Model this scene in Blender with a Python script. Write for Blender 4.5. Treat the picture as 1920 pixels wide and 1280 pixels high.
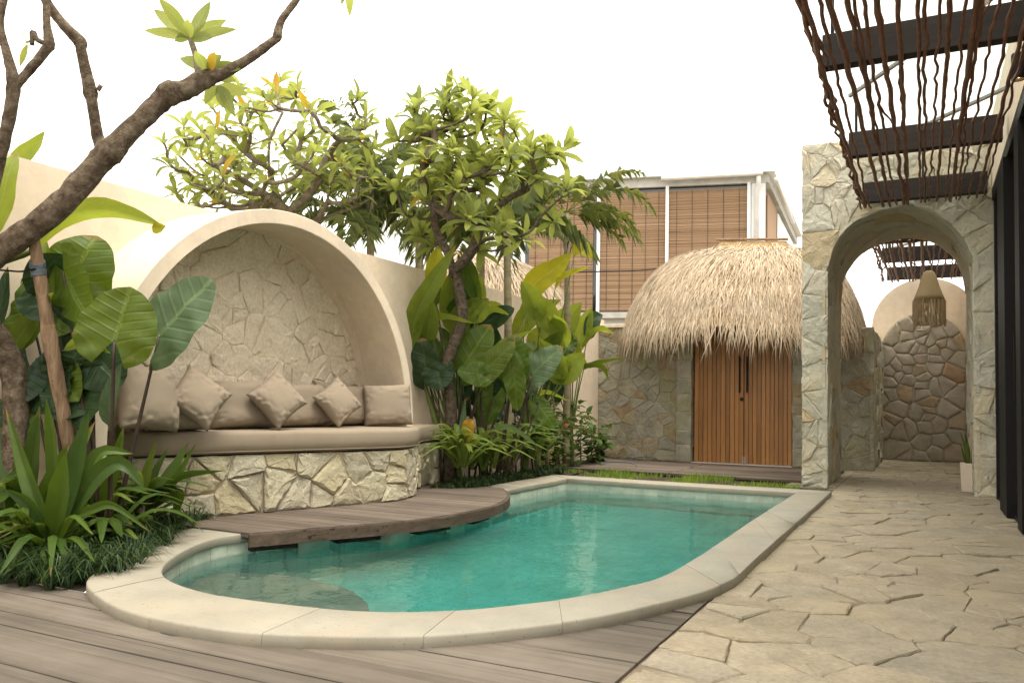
import bpy, bmesh, math, random
import numpy as np
from mathutils import Vector, Matrix, noise

for o in list(bpy.data.objects): bpy.data.objects.remove(o)
SC = bpy.context.scene
COL = SC.collection

# ------------------------------------------------------------------ camera
F_PX, CX, CY, CAMH = 1527.8, 960.0, 687.0, 0.9
YAW, PITCH, ROLL = (math.radians(a) for a in (26.843, 2.5745, 0.9638))
_r = Vector((math.cos(YAW), math.sin(YAW), 0))
_f = Vector((-math.sin(YAW) * math.cos(PITCH), math.cos(YAW) * math.cos(PITCH), math.sin(PITCH)))
_u = _r.cross(_f)
RIGHT = math.cos(ROLL) * _r + math.sin(ROLL) * _u
DOWN = -(math.cos(ROLL) * _u - math.sin(ROLL) * _r)
FWD = _f
EYE = Vector((0, 0, CAMH))
cd = bpy.data.cameras.new('camera'); cam = bpy.data.objects.new('camera', cd); COL.objects.link(cam)
cd.sensor_width = 36.0; cd.lens = 36.0 * F_PX / 1920.0
cd.shift_y = (CY - 640.0) / 1920.0
cd.clip_start = 0.05; cd.clip_end = 500
mw = Matrix((RIGHT, -DOWN, -FWD)).transposed().to_4x4(); mw.translation = EYE
cam.matrix_world = mw
SC.camera = cam

# ------------------------------------------------------------------ sky, sun, exposure
SUN_EL, SUN_AZ = math.radians(74), math.radians(110)     # azimuth measured clockwise from +Y
w = bpy.data.worlds.new('World'); SC.world = w; w.use_nodes = True
nt = w.node_tree; nt.nodes.clear()
sky = nt.nodes.new('ShaderNodeTexSky'); sky.sky_type = 'NISHITA'; sky.sun_disc = False
sky.sun_elevation = SUN_EL; sky.sun_rotation = SUN_AZ; sky.air_density = 1.0; sky.dust_density = 6.0
bw = nt.nodes.new('ShaderNodeRGBToBW')
mul = nt.nodes.new('ShaderNodeMix'); mul.data_type = 'RGBA'; mul.blend_type = 'MIX'
mul.inputs[0].default_value = 0.8
mul.inputs[7].default_value = (11.3, 10.9, 10.1, 1)       # thick white cloud
bg = nt.nodes.new('ShaderNodeBackground'); bg.inputs['Strength'].default_value = 0.115
out = nt.nodes.new('ShaderNodeOutputWorld')
nt.links.new(sky.outputs[0], bw.inputs[0]); nt.links.new(bw.outputs[0], mul.inputs[6])
nt.links.new(mul.outputs[2], bg.inputs['Color']); nt.links.new(bg.outputs[0], out.inputs[0])
sl = bpy.data.lights.new('sun', 'SUN'); sl.energy = 1.5; sl.angle = math.radians(26); sl.color = (1.0, 0.94, 0.82)
so = bpy.data.objects.new('sun', sl); COL.objects.link(so)
sd = Vector((math.sin(SUN_AZ) * math.cos(SUN_EL), math.cos(SUN_AZ) * math.cos(SUN_EL), math.sin(SUN_EL)))
so.rotation_euler = sd.to_track_quat('Z', 'Y').to_euler(); so.location = (0, 0, 12)
SC.view_settings.view_transform = 'Standard'; SC.view_settings.look = 'None'
SC.view_settings.exposure = 1.28; SC.view_settings.gamma = 1.0; SC.view_settings.use_curve_mapping = False
SC.render.engine = 'CYCLES'
SC.cycles.use_denoising = True
SC.cycles.max_bounces = 10; SC.cycles.diffuse_bounces = 5; SC.cycles.transparent_max_bounces = 12
SC.cycles.sample_clamp_indirect = 6.0

# ------------------------------------------------------------------ pixel helpers (photo pixel -> point at a known plane or depth)
def ray(u, v): return RIGHT * ((u - CX) / F_PX) + DOWN * ((v - CY) / F_PX) + FWD
def G(u, v, z=0.0):
    d = ray(u, v); return EYE + d * ((z - CAMH) / d.z)
def PX(u, v, X):
    d = ray(u, v); return EYE + d * (X / d.x)
def PY(u, v, Y):
    d = ray(u, v); return EYE + d * (Y / d.y)
def PD(u, v, D): return EYE + ray(u, v) * D
def px2m(p, D): return p * D / F_PX

# ------------------------------------------------------------------ object helpers
WLOC = {}
def tag(o, label=None, cat=None, group=None, kind=None):
    if label: o['label'] = label
    if cat: o['category'] = cat
    if group: o['group'] = group
    if kind: o['kind'] = kind
    return o
def thing(name, loc, label, cat, group=None):
    o = bpy.data.objects.new(name, None); COL.objects.link(o); o.location = loc
    o.empty_display_size = 0.1
    WLOC[o.name] = Vector(loc)
    return tag(o, label, cat, group)
def attach(o, wl, parent):
    if parent is not None:
        o.parent = parent; o.location = Vector(wl) - WLOC[parent.name]
    else: o.location = wl
    WLOC[o.name] = Vector(wl)
class MB:
    def __init__(s): s.v = []; s.f = []; s.uv = []; s.hasuv = False
    def add(s, vs, fs, uvs=None):
        n = len(s.v); s.v += [tuple(p) for p in vs]; s.f += [tuple(i + n for i in f) for f in fs]
        if uvs: s.uv += uvs; s.hasuv = True
        else: s.uv += [(0, 0)] * len(vs)
    def box(s, lo, hi):
        x0, y0, z0 = lo; x1, y1, z1 = hi
        s.add([(x0,y0,z0),(x1,y0,z0),(x1,y1,z0),(x0,y1,z0),(x0,y0,z1),(x1,y0,z1),(x1,y1,z1),(x0,y1,z1)],
              [(0,3,2,1),(4,5,6,7),(0,1,5,4),(1,2,6,5),(2,3,7,6),(3,0,4,7)])
    def obox(s, c, ax, ay, az):
        c, ax, ay, az = map(Vector, (c, ax, ay, az))
        vs = [c + i * ax + j * ay + k * az for k in (-1, 1) for j in (-1, 1) for i in (-1, 1)]
        s.add(vs, [(0,2,3,1),(4,5,7,6),(0,1,5,4),(1,3,7,5),(3,2,6,7),(2,0,4,6)])
    def tube(s, pts, rad, n=8, cap=True, wob=0.0, rng=None):
        pts = [Vector(p) for p in pts]; m = len(pts)
        if not hasattr(rad, '__len__'): rad = [rad] * m
        T = [(pts[min(i + 1, m - 1)] - pts[max(i - 1, 0)]).normalized() for i in range(m)]
        a = T[0].orthogonal().normalized(); vs = []
        for i in range(m):
            a = (a - T[i] * a.dot(T[i]))
            a = a.normalized() if a.length > 1e-6 else T[i].orthogonal().normalized()
            b = T[i].cross(a)
            for k in range(n):
                t = 2 * math.pi * k / n; r = rad[i] * (1 + (rng.uniform(-wob, wob) if rng else 0))
                vs.append(pts[i] + (a * math.cos(t) + b * math.sin(t)) * r)
        fs = [(i*n+k, i*n+(k+1)%n, (i+1)*n+(k+1)%n, (i+1)*n+k) for i in range(m-1) for k in range(n)]
        if cap: fs += [tuple(range(n-1, -1, -1)), tuple((m-1)*n + k for k in range(n))]
        s.add(vs, fs)
    def lathe(s, prof, c, n=28):
        c = Vector(c); vs = []
        for r, z in prof:
            for k in range(n):
                t = 2 * math.pi * k / n; vs.append(c + Vector((r * math.cos(t), r * math.sin(t), z)))
        s.add(vs, [(i*n+k, i*n+(k+1)%n, (i+1)*n+(k+1)%n, (i+1)*n+k) for i in range(len(prof)-1) for k in range(n)])
    def prism(s, poly, d):
        poly = [Vector(p) for p in poly]; d = Vector(d); n = len(poly)
        s.add(poly + [p + d for p in poly], [tuple(range(n-1, -1, -1)), tuple(range(n, 2*n))] + [(i, (i+1)%n, (i+1)%n+n, i+n) for i in range(n)])
    def grid(s, rows, uvs=None, closed=False):
        n = len(rows[0]); vs = [p for r in rows for p in r]; m = n if closed else n - 1
        s.add(vs, [(i*n+k, i*n+(k+1)%n, (i+1)*n+(k+1)%n, (i+1)*n+k) for i in range(len(rows)-1) for k in range(m)], uvs)
    def mesh(s, name, mat, c=Vector((0,0,0)), smooth=False, fix=False):
        me = bpy.data.meshes.new(name)
        me.from_pydata([(p[0]-c[0], p[1]-c[1], p[2]-c[2]) for p in s.v], [], s.f)
        if s.hasuv:
            l = me.uv_layers.new(name='UVMap')
            idx = np.empty(len(me.loops), dtype=np.int32); me.loops.foreach_get('vertex_index', idx)
            l.data.foreach_set('uv', np.array(s.uv, dtype=np.float32)[idx].ravel())
        if fix:
            bm = bmesh.new(); bm.from_mesh(me); bmesh.ops.recalc_face_normals(bm, faces=bm.faces); bm.to_mesh(me); bm.free()
        if smooth: me.polygons.foreach_set('use_smooth', [True] * len(me.polygons))
        me.materials.append(mat); me.update(); return me
    def build(s, name, mat, parent=None, smooth=False, fix=False, bevel=0, subsurf=0, **kw):
        a = np.array(s.v); c = Vector(((a.min(0) + a.max(0)) / 2).tolist())
        me = s.mesh(name, mat, c, smooth, fix)
        o = bpy.data.objects.new(name, me); COL.objects.link(o); attach(o, c, parent)
        if bevel:
            b = o.modifiers.new('bevel', 'BEVEL'); b.width = bevel; b.segments = 2; b.limit_method = 'ANGLE'; b.angle_limit = math.radians(40)
        if subsurf:
            b = o.modifiers.new('sub', 'SUBSURF'); b.levels = b.render_levels = subsurf
        return tag(o, **kw)
def inst(name, me, wl, rot, parent, scale=(1,1,1)):
    o = bpy.data.objects.new(name, me); COL.objects.link(o)
    o.rotation_mode = 'QUATERNION'; o.rotation_quaternion = rot; o.scale = scale
    attach(o, wl, parent); return o
def curve(pts, n=24):
    """Catmull-Rom through the points."""
    P = [Vector(p) for p in pts]; P = [2*P[0]-P[1]] + P + [2*P[-1]-P[-2]]; res = []
    segs = len(P) - 3
    for i in range(n + 1):
        t = i / n * segs; k = min(int(t), segs - 1); t -= k
        a, b, c, d = P[k:k+4]
        res.append(0.5 * ((2*b) + (c-a)*t + (2*a-5*b+4*c-d)*t*t + (-a+3*b-3*c+d)*t*t*t))
    return res

# ------------------------------------------------------------------ materials
class NT:
    def __init__(s, name):
        s.m = bpy.data.materials.new(name); s.m.use_nodes = True; s.t = s.m.node_tree; s.t.nodes.clear()
        s.out = s.n('ShaderNodeOutputMaterial'); s.p = s.n('ShaderNodeBsdfPrincipled'); s.l(s.p.outputs[0], s.out.inputs[0])
    def n(s, ty, **kw):
        x = s.t.nodes.new(ty)
        for k, v in kw.items(): setattr(x, k, v)
        return x
    def l(s, a, b): s.t.links.new(a, b)
    def pos(s, scale=(1,1,1), rot=(0,0,0), obj=False):
        mp = s.n('ShaderNodeMapping'); mp.inputs['Scale'].default_value = scale; mp.inputs['Rotation'].default_value = rot
        if obj: s.l(s.n('ShaderNodeTexCoord').outputs['Object'], mp.inputs[0])
        else: s.l(s.n('ShaderNodeNewGeometry').outputs['Position'], mp.inputs[0])
        return mp.outputs[0]
    def noise(s, vec, scale, detail=4, rough=0.6, dist=0.0):
        x = s.n('ShaderNodeTexNoise'); x.inputs['Scale'].default_value = scale; x.inputs['Detail'].default_value = detail
        x.inputs['Roughness'].default_value = rough; x.inputs['Distortion'].default_value = dist
        s.l(vec, x.inputs['Vector']); return x.outputs['Fac']
    def ramp(s, fac, stops, const=False):
        x = s.n('ShaderNodeValToRGB'); e = x.color_ramp.elements
        if const: x.color_ramp.interpolation = 'CONSTANT'
        while len(e) < len(stops): e.new(0.5)
        for el, (p, c) in zip(e, stops):
            el.position = p; el.color = (*c, 1) if hasattr(c, '__len__') else (c, c, c, 1)
        s.l(fac, x.inputs[0]); return x.outputs[0]
    def mix(s, a, b, fac=0.5, mode='MIX'):
        x = s.n('ShaderNodeMix', data_type='RGBA', blend_type=mode)
        for k, (sock, v) in enumerate(((x.inputs[0], fac), (x.inputs[6], a), (x.inputs[7], b))):
            if hasattr(v, 'is_linked') or hasattr(v, 'links'): s.l(v, sock)
            elif hasattr(v, '__len__'): sock.default_value = (*v, 1)
            else: sock.default_value = v if k == 0 else (v, v, v, 1)
        return x.outputs[2]
    def math(s, op, a, b=0.0):
        x = s.n('ShaderNodeMath', operation=op)
        for sock, v in ((x.inputs[0], a), (x.inputs[1], b)):
            if hasattr(v, 'links'): s.l(v, sock)
            else: sock.default_value = v
        return x.outputs[0]
    def rand(s): return s.n('ShaderNodeObjectInfo').outputs['Random']
    def bump(s, h, strength=0.3, dist=0.01, prev=None):
        x = s.n('ShaderNodeBump'); x.inputs['Strength'].default_value = strength; x.inputs['Distance'].default_value = dist
        s.l(h, x.inputs['Height'])
        if prev: s.l(prev, x.inputs['Normal'])
        return x.outputs[0]
    def fin(s, col=None, rough=0.8, normal=None, spec=0.3, **kw):
        if col is not None:
            if hasattr(col, 'links'): s.l(col, s.p.inputs['Base Color'])
            else: s.p.inputs['Base Color'].default_value = (*col, 1)
        if hasattr(rough, 'links'): s.l(rough, s.p.inputs['Roughness'])
        else: s.p.inputs['Roughness'].default_value = rough
        s.p.inputs['Specular IOR Level'].default_value = spec
        if normal: s.l(normal, s.p.inputs['Normal'])
        for k, v in kw.items(): s.p.inputs[k.replace('_', ' ')].default_value = v
        return s.m

def m_stone(name, stops, var=0.35, stain=None, bump=0.5, grain=55):
    t = NT(name); P = t.pos()
    base = t.ramp(t.rand(), stops)
    nz = t.noise(P, 6, 5, 0.65); fine = t.noise(P, grain, 5, 0.7)
    c = t.mix(base, t.ramp(nz, [(0.3, 1 - var), (0.7, 1 + var * 0.3)]), 1.0, 'MULTIPLY')
    c = t.mix(c, t.ramp(fine, [(0.35, 0.72), (0.6, 1.05)]), 0.7, 'MULTIPLY')
    if stain:
        s_ = t.noise(P, 1.7, 3, 0.6)
        c = t.mix(c, stain, t.ramp(s_, [(0.52, 0.0), (0.68, 0.65)]))
    h = t.bump(t.noise(P, 14, 6, 0.65), bump, 0.02)
    h = t.bump(fine, bump * 0.6, 0.006, h)
    return t.fin(c, 0.88, h, 0.2)
def m_plain(name, col, rough=0.7, var=0.12, scale=5, bump=0.1, bscale=60, spec=0.3, metallic=0.0):
    t = NT(name); P = t.pos()
    c = t.mix(col, t.ramp(t.noise(P, scale, 5, 0.6), [(0.3, 1 - var), (0.7, 1 + var)]), 1.0, 'MULTIPLY')
    return t.fin(c, rough, t.bump(t.noise(P, bscale, 4), bump, 0.004), spec, Metallic=metallic)
def m_wood(name, cols, axis=0, scale=1.0, bump=0.35, rough=0.75, cracks=True, spec=0.2):
    t = NT(name); sc = [26 * scale] * 3; sc[axis] = 1.1 * scale
    rnd = t.rand(); off = t.n('ShaderNodeVectorMath', operation='ADD')
    t.l(t.pos(), off.inputs[0]); cmb = t.n('ShaderNodeCombineXYZ')
    t.l(t.math('MULTIPLY', rnd, 31.0), cmb.inputs[axis]); t.l(cmb.outputs[0], off.inputs[1])
    mp = t.n('ShaderNodeMapping'); mp.inputs['Scale'].default_value = sc; t.l(off.outputs[0], mp.inputs[0]); V = mp.outputs[0]
    g1 = t.noise(V, 1.0, 8, 0.7, 0.6); g2 = t.noise(V, 3.5, 4, 0.6)
    c = t.ramp(g1, [(0.25, cols[0]), (0.5, cols[1]), (0.75, cols[2])])
    c = t.mix(c, t.ramp(rnd, [(0, 0.72), (1, 1.2)]), 1.0, 'MULTIPLY')
    big = t.noise(t.pos(), 1.6, 4, 0.65)
    c = t.mix(c, t.ramp(big, [(0.3, 0.75), (0.72, 1.2)]), 0.8, 'MULTIPLY')
    h = g1
    if cracks:
        sc2 = [42 * scale] * 3; sc2[axis] = 0.55 * scale
        mp2 = t.n('ShaderNodeMapping'); mp2.inputs['Scale'].default_value = sc2; t.l(off.outputs[0], mp2.inputs[0])
        cr = t.ramp(t.noise(mp2.outputs[0], 1.0, 3, 0.5, 0.4), [(0.31, 0.15), (0.35, 1.0)])
        c = t.mix(c, cr, 0.85, 'MULTIPLY'); h = t.mix(h, cr, 0.6, 'MULTIPLY')
    n_ = t.bump(h, bump, 0.008); n_ = t.bump(g2, bump * 0.4, 0.003, n_)
    return t.fin(c, rough, n_, spec)
def m_leaf(name, c1, c2, trans, vein=None, spots=None, rough=0.45, veins=9.0, tl=0.35, vstr=0.6):
    """leaf blade: UV u = -1..1 across, v = 0..1 along."""
    t = NT(name); uv = t.n('ShaderNodeUVMap'); sp = t.n('ShaderNodeSeparateXYZ'); t.l(uv.outputs[0], sp.inputs[0])
    au = t.math('ABSOLUTE', sp.outputs[0]); v = sp.outputs[1]
    rnd = t.rand(); P = t.pos()
    c = t.mix(c1, c2, rnd)
    c = t.mix(c, t.ramp(t.noise(P, 9, 4), [(0.3, 0.72), (0.7, 1.25)]), 0.8, 'MULTIPLY')
    arg = t.math('MULTIPLY', t.math('SUBTRACT', v, t.math('MULTIPLY', au, 0.22)), veins * 6.283)
    lat = t.math('POWER', t.math('ABSOLUTE', t.math('COSINE', t.math('MULTIPLY', arg, 0.5))), 14.0)
    mid = t.ramp(au, [(0.0, 1.0), (0.045, 1.0), (0.075, 0.0)])
    if vein:
        c = t.mix(c, vein, t.math('MULTIPLY', lat, 0.35 * vstr)); c = t.mix(c, vein, t.math('MULTIPLY', mid, 0.75))
    tipm = t.math('MULTIPLY', t.ramp(t.math('ADD', v, t.math('MULTIPLY', t.noise(P, 22, 3), .12)), [(0.97,0.0),(1.04,1.0)]), t.ramp(t.math('FRACT', t.math('MULTIPLY', rnd, 7.3)), [(0.45,0.0),(0.55,.8)]))
    c = t.mix(c, (.22,.14,.045), tipm)
    if spots: c = t.mix(c, spots, t.ramp(t.noise(P, 16, 5, 0.75), [(0.6, 0.0), (0.68, 0.85)]))
    t.fin(c, rough, t.bump(t.math('ADD', t.math('MULTIPLY', lat, -.8), t.math('MULTIPLY', mid, -1.0)), 0.6, 0.006), 0.26)
    tr = t.n('ShaderNodeBsdfTranslucent')
    t.l(t.mix(c, trans, 0.65), tr.inputs[0])
    ms = t.n('ShaderNodeMixShader'); ms.inputs[0].default_value = tl
    t.l(t.p.outputs[0], ms.inputs[1]); t.l(tr.outputs[0], ms.inputs[2]); t.l(ms.outputs[0], t.out.inputs[0])
    return t.m
def m_strand(name, cols, tl=0.0, rough=0.8):
    t = NT(name); g = t.n('ShaderNodeNewGeometry').outputs['Random Per Island']
    n = len(cols); c = t.ramp(g, [(i / (n - 1), k) for i, k in enumerate(cols)])
    t.fin(c, rough, None, 0.25)
    if tl:
        tr = t.n('ShaderNodeBsdfTranslucent'); t.l(t.mix(c, 1.6, 1.0, 'MULTIPLY'), tr.inputs[0])
        ms = t.n('ShaderNodeMixShader'); ms.inputs[0].default_value = tl
        t.l(t.p.outputs[0], ms.inputs[1]); t.l(tr.outputs[0], ms.inputs[2]); t.l(ms.outputs[0], t.out.inputs[0])
    return t.m

GREY, SAGE, SAND, OCHRE, RUST = (.475,.455,.37), (.36,.35,.27), (.53,.47,.34), (.47,.37,.22), (.34,.25,.16)
MT = {}
MT['stone_arch'] = m_stone('pale split stone', [(0,GREY),(.3,(.51,.485,.39)),(.55,(.55,.505,.395)),(.8,GREY),(.92,SAND),(1,OCHRE)], 0.16, (.50,.43,.29), .7)
MT['stone_wall'] = m_stone('mossy split stone', [(0,(.31,.295,.235)),(.35,(.38,.355,.28)),(.6,SAGE),(.85,(.38,.33,.23)),(.97,(.33,.25,.15)),(1,RUST)], 0.28, (.24,.23,.11), .9)
MT['stone_end'] = m_stone('grey wall stone', [(0,(.34,.30,.24)),(.4,(.38,.335,.27)),(.8,(.35,.30,.23)),(.96,(.38,.29,.19)),(1,(.33,.20,.12))], 0.2, (.30,.26,.19))
MT['stone_plinth'] = m_stone('buff plinth stone', [(0,(.46,.42,.31)),(.4,(.52,.47,.35)),(.75,(.48,.44,.30)),(1,(.52,.44,.28))], 0.2, (.45,.39,.25), 0.8)
MT['stone_niche'] = m_stone('plastered niche stone', [(0,(.74,.64,.49)),(.5,(.77,.67,.52)),(1,(.73,.625,.475))], 0.08, None, 0.7, 40)
MT['flag'] = m_stone('paving flagstone', [(0,(.30,.25,.175)),(.25,(.355,.30,.215)),(.5,(.32,.275,.20)),(.75,(.365,.30,.21)),(1,(.31,.27,.205))], 0.24, (.34,.28,.185), 0.5, 45)
MT['mortar'] = m_plain('mortar', (.37,.33,.25), 0.95, 0.25, 8, 0.5, 30)
MT['mortar_pale'] = m_plain('pale mortar', (.62,.54,.41), 0.95, 0.15, 8, 0.4, 30)
MT['joint'] = m_plain('sandy joint', (.21,.165,.115), 0.95, 0.5, 5, 0.6, 40)
t = NT('beige plaster'); P = t.pos()
c = t.mix((.69,.575,.44), t.ramp(t.noise(P, 1.4, 6, 0.65), [(0.3,.84),(0.7,1.08)]), 1.0, 'MULTIPLY')
c = t.mix(c, t.ramp(t.noise(P, 9, 6, 0.7, 0.5), [(0.3,.88),(0.65,1.05)]), 0.7, 'MULTIPLY')
c = t.mix(c, t.ramp(t.noise(t.pos((7,7,.5)), 1.0, 5, 0.6), [(0.25,.72),(0.42,1.0)]), 0.45, 'MULTIPLY')
MT['plaster'] = t.fin(c, 0.75, t.bump(t.noise(P, 18, 6, 0.7), 0.25, 0.006), 0.2)
MT['white'] = m_plain('white paint', (.74,.75,.74), 0.6, 0.05, 3, 0.05)
MT['concrete'] = m_plain('concrete', (.45,.44,.40), 0.85, 0.15, 4, 0.2)
MT['soil'] = m_plain('dark soil', (.045,.033,.02), 0.95, 0.4, 12, 0.8, 30)
MT['ground'] = m_plain('ground', (.20,.17,.12), 0.95, 0.3, 2, 0.3)
MT['fabric'] = m_plain('taupe fabric', (.275,.222,.163), 0.85, 0.05, 6, 0.12, 320, 0.15)
MT['black'] = m_plain('black metal', (.005,.005,.0055), 0.6, 0.1, 6, 0.02, 60, 0.2)
MT['grey_metal'] = m_plain('grey metal', (.30,.30,.29), 0.45, 0.1, 8, 0.03)
MT['pipe'] = m_plain('pipe plastic', (.62,.60,.57), 0.5, 0.08)
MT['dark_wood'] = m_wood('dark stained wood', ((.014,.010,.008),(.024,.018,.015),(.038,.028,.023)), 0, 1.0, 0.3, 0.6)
MT['deck'] = m_wood('weathered deck wood', ((.085,.069,.053),(.132,.110,.087),(.172,.146,.118)), 0, 0.55, 0.5, 0.85)
MT['deck2'] = m_wood('brown deck wood', ((.08,.060,.046),(.128,.100,.078),(.175,.142,.113)), 0, 1.0, 0.4, 0.75)
MT['fascia'] = m_wood('deck fascia wood', ((.05,.035,.025),(.10,.07,.05),(.15,.11,.08)), 1, 1.0, 0.4, 0.7)
MT['teak'] = m_wood('oiled teak', ((.22,.095,.026),(.32,.145,.042),(.40,.19,.062)), 2, 1.2, 0.15, 0.42, False, 0.4)
MT['pole'] = m_wood('peeled pole', ((.07,.043,.025),(.20,.13,.08),(.33,.235,.15)), 2, 1.6, 1.0, 0.85)
MT['vine'] = m_plain('brown branch', (.15,.056,.03), 0.5, 0.4, 9, 0.6, 40, 0.4)
MT['terracotta_white'] = m_plain('cast planter', (.62,.52,.42), 0.8, 0.06)
MT['coping'] = None
# bark
t = NT('frangipani bark'); P = t.pos()
MT['bark'] = t.fin(t.ramp(t.noise(P, 18, 8, 0.75, 0.25), [(0.32,(.06,.042,.027)),(0.5,(.21,.155,.105)),(0.68,(.42,.34,.25))]), 0.9,
    t.bump(t.noise(P, 38, 8, 0.75, 0.3), 1.0, 0.06), 0.15)
t = NT('grey bark'); P = t.pos()
MT['bark2'] = t.fin(t.ramp(t.noise(P, 20, 6, 0.7), [(0.32,(.10,.082,.057)),(0.68,(.30,.255,.19))]), 0.9, t.bump(t.noise(P, 40, 6), 0.9, 0.015), 0.15)
t = NT('dark bark'); P = t.pos()
MT['bark3'] = t.fin(t.ramp(t.noise(P, 24, 7, 0.75), [(0.32,(.035,.026,.017)),(0.68,(.20,.155,.11))]), 0.9, t.bump(t.noise(P, 45, 7, .7), 1.0, 0.03), 0.15)
t = NT('palm trunk'); P = t.pos((1,1,6))
MT['palm_trunk'] = t.fin(t.ramp(t.noise(P, 3, 4), [(0.3,(.16,.13,.08)),(0.7,(.27,.24,.14))]), 0.85, t.bump(t.noise(P, 3, 3), 0.4, 0.01), 0.2)
MT['petiole'] = m_plain('dark petiole', (.045,.028,.02), 0.45, 0.3, 8, 0.1)
MT['petiole_green'] = m_plain('green petiole', (.10,.13,.035), 0.45, 0.3, 8, 0.1)
# coping: smooth cast stone with pale stains
t = NT('cast coping stone'); P = t.pos()
c = t.mix(t.ramp(t.rand(), [(0,(.265,.243,.192)),(.5,(.292,.264,.206)),(1,(.278,.258,.209))]), t.ramp(t.noise(P, 2.6, 6, 0.7), [(0.3,.80),(0.7,1.12)]), 0.9, 'MULTIPLY')
c = t.mix(c, (.32,.255,.175), t.ramp(t.noise(P, 3.3, 4, 0.6), [(0.5,0.0),(0.72,0.5)]))
c = t.mix(c, t.ramp(t.noise(P, 75, 2, 0.5), [(0.27,.45),(0.33,1.0)]), 0.8, 'MULTIPLY')
MT['coping'] = t.fin(c, 0.7, t.bump(t.noise(P, 40, 5), 0.18, 0.004), 0.3)
# pool tile
t = NT('green pool stone'); P = t.pos()
c = t.mix(t.ramp(t.rand(), [(0,(.42,.47,.39)),(1,(.52,.55,.45))]), t.ramp(t.noise(P, 10, 5), [(0.3,.75),(0.7,1.1)]), 0.8, 'MULTIPLY')
c = t.mix(c, t.ramp(t.noise(P, 90, 2), [(0.30,.3),(0.36,1.0)]), 0.7, 'MULTIPLY')
MT['tile'] = t.fin(c, 0.6, t.bump(t.noise(P, 50, 4), 0.2, 0.004), 0.3)
t = NT('pool floor tile'); br = t.n('ShaderNodeTexBrick'); t.l(t.pos(), br.inputs[0]); br.offset = 0
br.inputs['Scale'].default_value = 5; br.inputs['Color1'].default_value = (.50,.53,.47,1); br.inputs['Color2'].default_value = (.57,.60,.52,1); br.inputs['Mortar'].default_value = (.38,.41,.36,1)
br.inputs['Mortar Size'].default_value = 0.012; br.inputs['Brick Width'].default_value = 0.5; br.inputs['Row Height'].default_value = 0.5
MT['pool_floor'] = t.fin(t.mix(br.outputs[0], t.ramp(t.noise(t.pos(), 3, 4), [(0.3,.8),(0.7,1.1)]), 0.8, 'MULTIPLY'), 0.7)
t = NT('step stone'); MT['step'] = t.fin(t.mix((.21,.195,.155), t.ramp(t.noise(t.pos(), 4, 5), [(0.3,.75),(0.7,1.1)]), 1.0, 'MULTIPLY'), 0.7)
# water
t = NT('pool water'); t.t.nodes.remove(t.p); P = t.pos((1,1,1))
gl = t.n('ShaderNodeBsdfGlass'); gl.inputs['IOR'].default_value = 1.33; gl.inputs['Roughness'].default_value = 0.0; gl.inputs['Color'].default_value = (.97,1,1,1)
nb = t.bump(t.noise(P, 3.2, 3, 0.5, 0.6), 0.12, 0.06); nb = t.bump(t.noise(P, 15, 2, 0.5, 0.3), 0.08, 0.012, nb); t.l(nb, gl.inputs['Normal'])
t.l(gl.outputs[0], t.out.inputs[0])
va = t.n('ShaderNodeVolumeAbsorption'); va.inputs['Color'].default_value = (.06,.80,.78,1); va.inputs['Density'].default_value = 0.72
t.l(va.outputs[0], t.out.inputs['Volume']); MT['water'] = t.m
# glass
t = NT('clear glass'); t.t.nodes.remove(t.p)
tr = t.n('ShaderNodeBsdfTransparent'); tr.inputs[0].default_value = (.90,.93,.91,1); g = t.n('ShaderNodeBsdfGlossy'); g.inputs['Roughness'].default_value = 0.02
fr = t.n('ShaderNodeLayerWeight'); ms = t.n('ShaderNodeMixShader')
t.l(t.math('ADD', t.math('MULTIPLY', t.math('POWER', fr.outputs['Facing'], 5.0), .55), .035), ms.inputs[0]); t.l(tr.outputs[0], ms.inputs[1]); t.l(g.outputs[0], ms.inputs[2]); t.l(ms.outputs[0], t.out.inputs[0]); MT['glass'] = t.m
t = NT('dark window glass'); MT['dark_glass'] = t.fin((.02,.024,.024), 0.05, None, 0.8)
# thatch
MT['thatch'] = m_strand('dry thatch', [(.22,.155,.095),(.48,.36,.235),(.57,.45,.31),(.36,.27,.175),(.62,.51,.37),(.30,.24,.17),(.66,.55,.40)], 0.0)
MT['thatch_base'] = m_plain('thatch underlayer', (.26,.17,.08), 0.95, 0.4, 14, 0.9, 60)
MT['fringe'] = m_strand('raffia fringe', [(.26,.19,.11),(.38,.29,.18),(.46,.36,.23)])
t = NT('woven rope'); P = t.pos((1,1,1)); wv = t.n('ShaderNodeTexWave', bands_direction='Z'); t.l(P, wv.inputs[0]); wv.inputs['Scale'].default_value = 26; wv.inputs['Distortion'].default_value = 1.5; wv.inputs['Detail Scale'].default_value = 6
MT['rope'] = t.fin(t.mix((.40,.30,.17), t.ramp(wv.outputs[1], [(0,.7),(1,1.1)]), 1.0, 'MULTIPLY'), 0.9, t.bump(wv.outputs[1], 0.8, 0.01), 0.1)
MT['blind'] = m_strand('bamboo slats', [(.20,.12,.065),(.30,.19,.11),(.37,.24,.145),(.25,.15,.085),(.44,.31,.20)])
MT['grass'] = m_strand('lawn grass', [(.10,.17,.02),(.20,.30,.04),(.28,.34,.06)], 0.35)
MT['mondo'] = m_strand('mondo grass', [(.012,.028,.009),(.028,.055,.015),(.055,.09,.024)], 0.2, 0.5)
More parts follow.
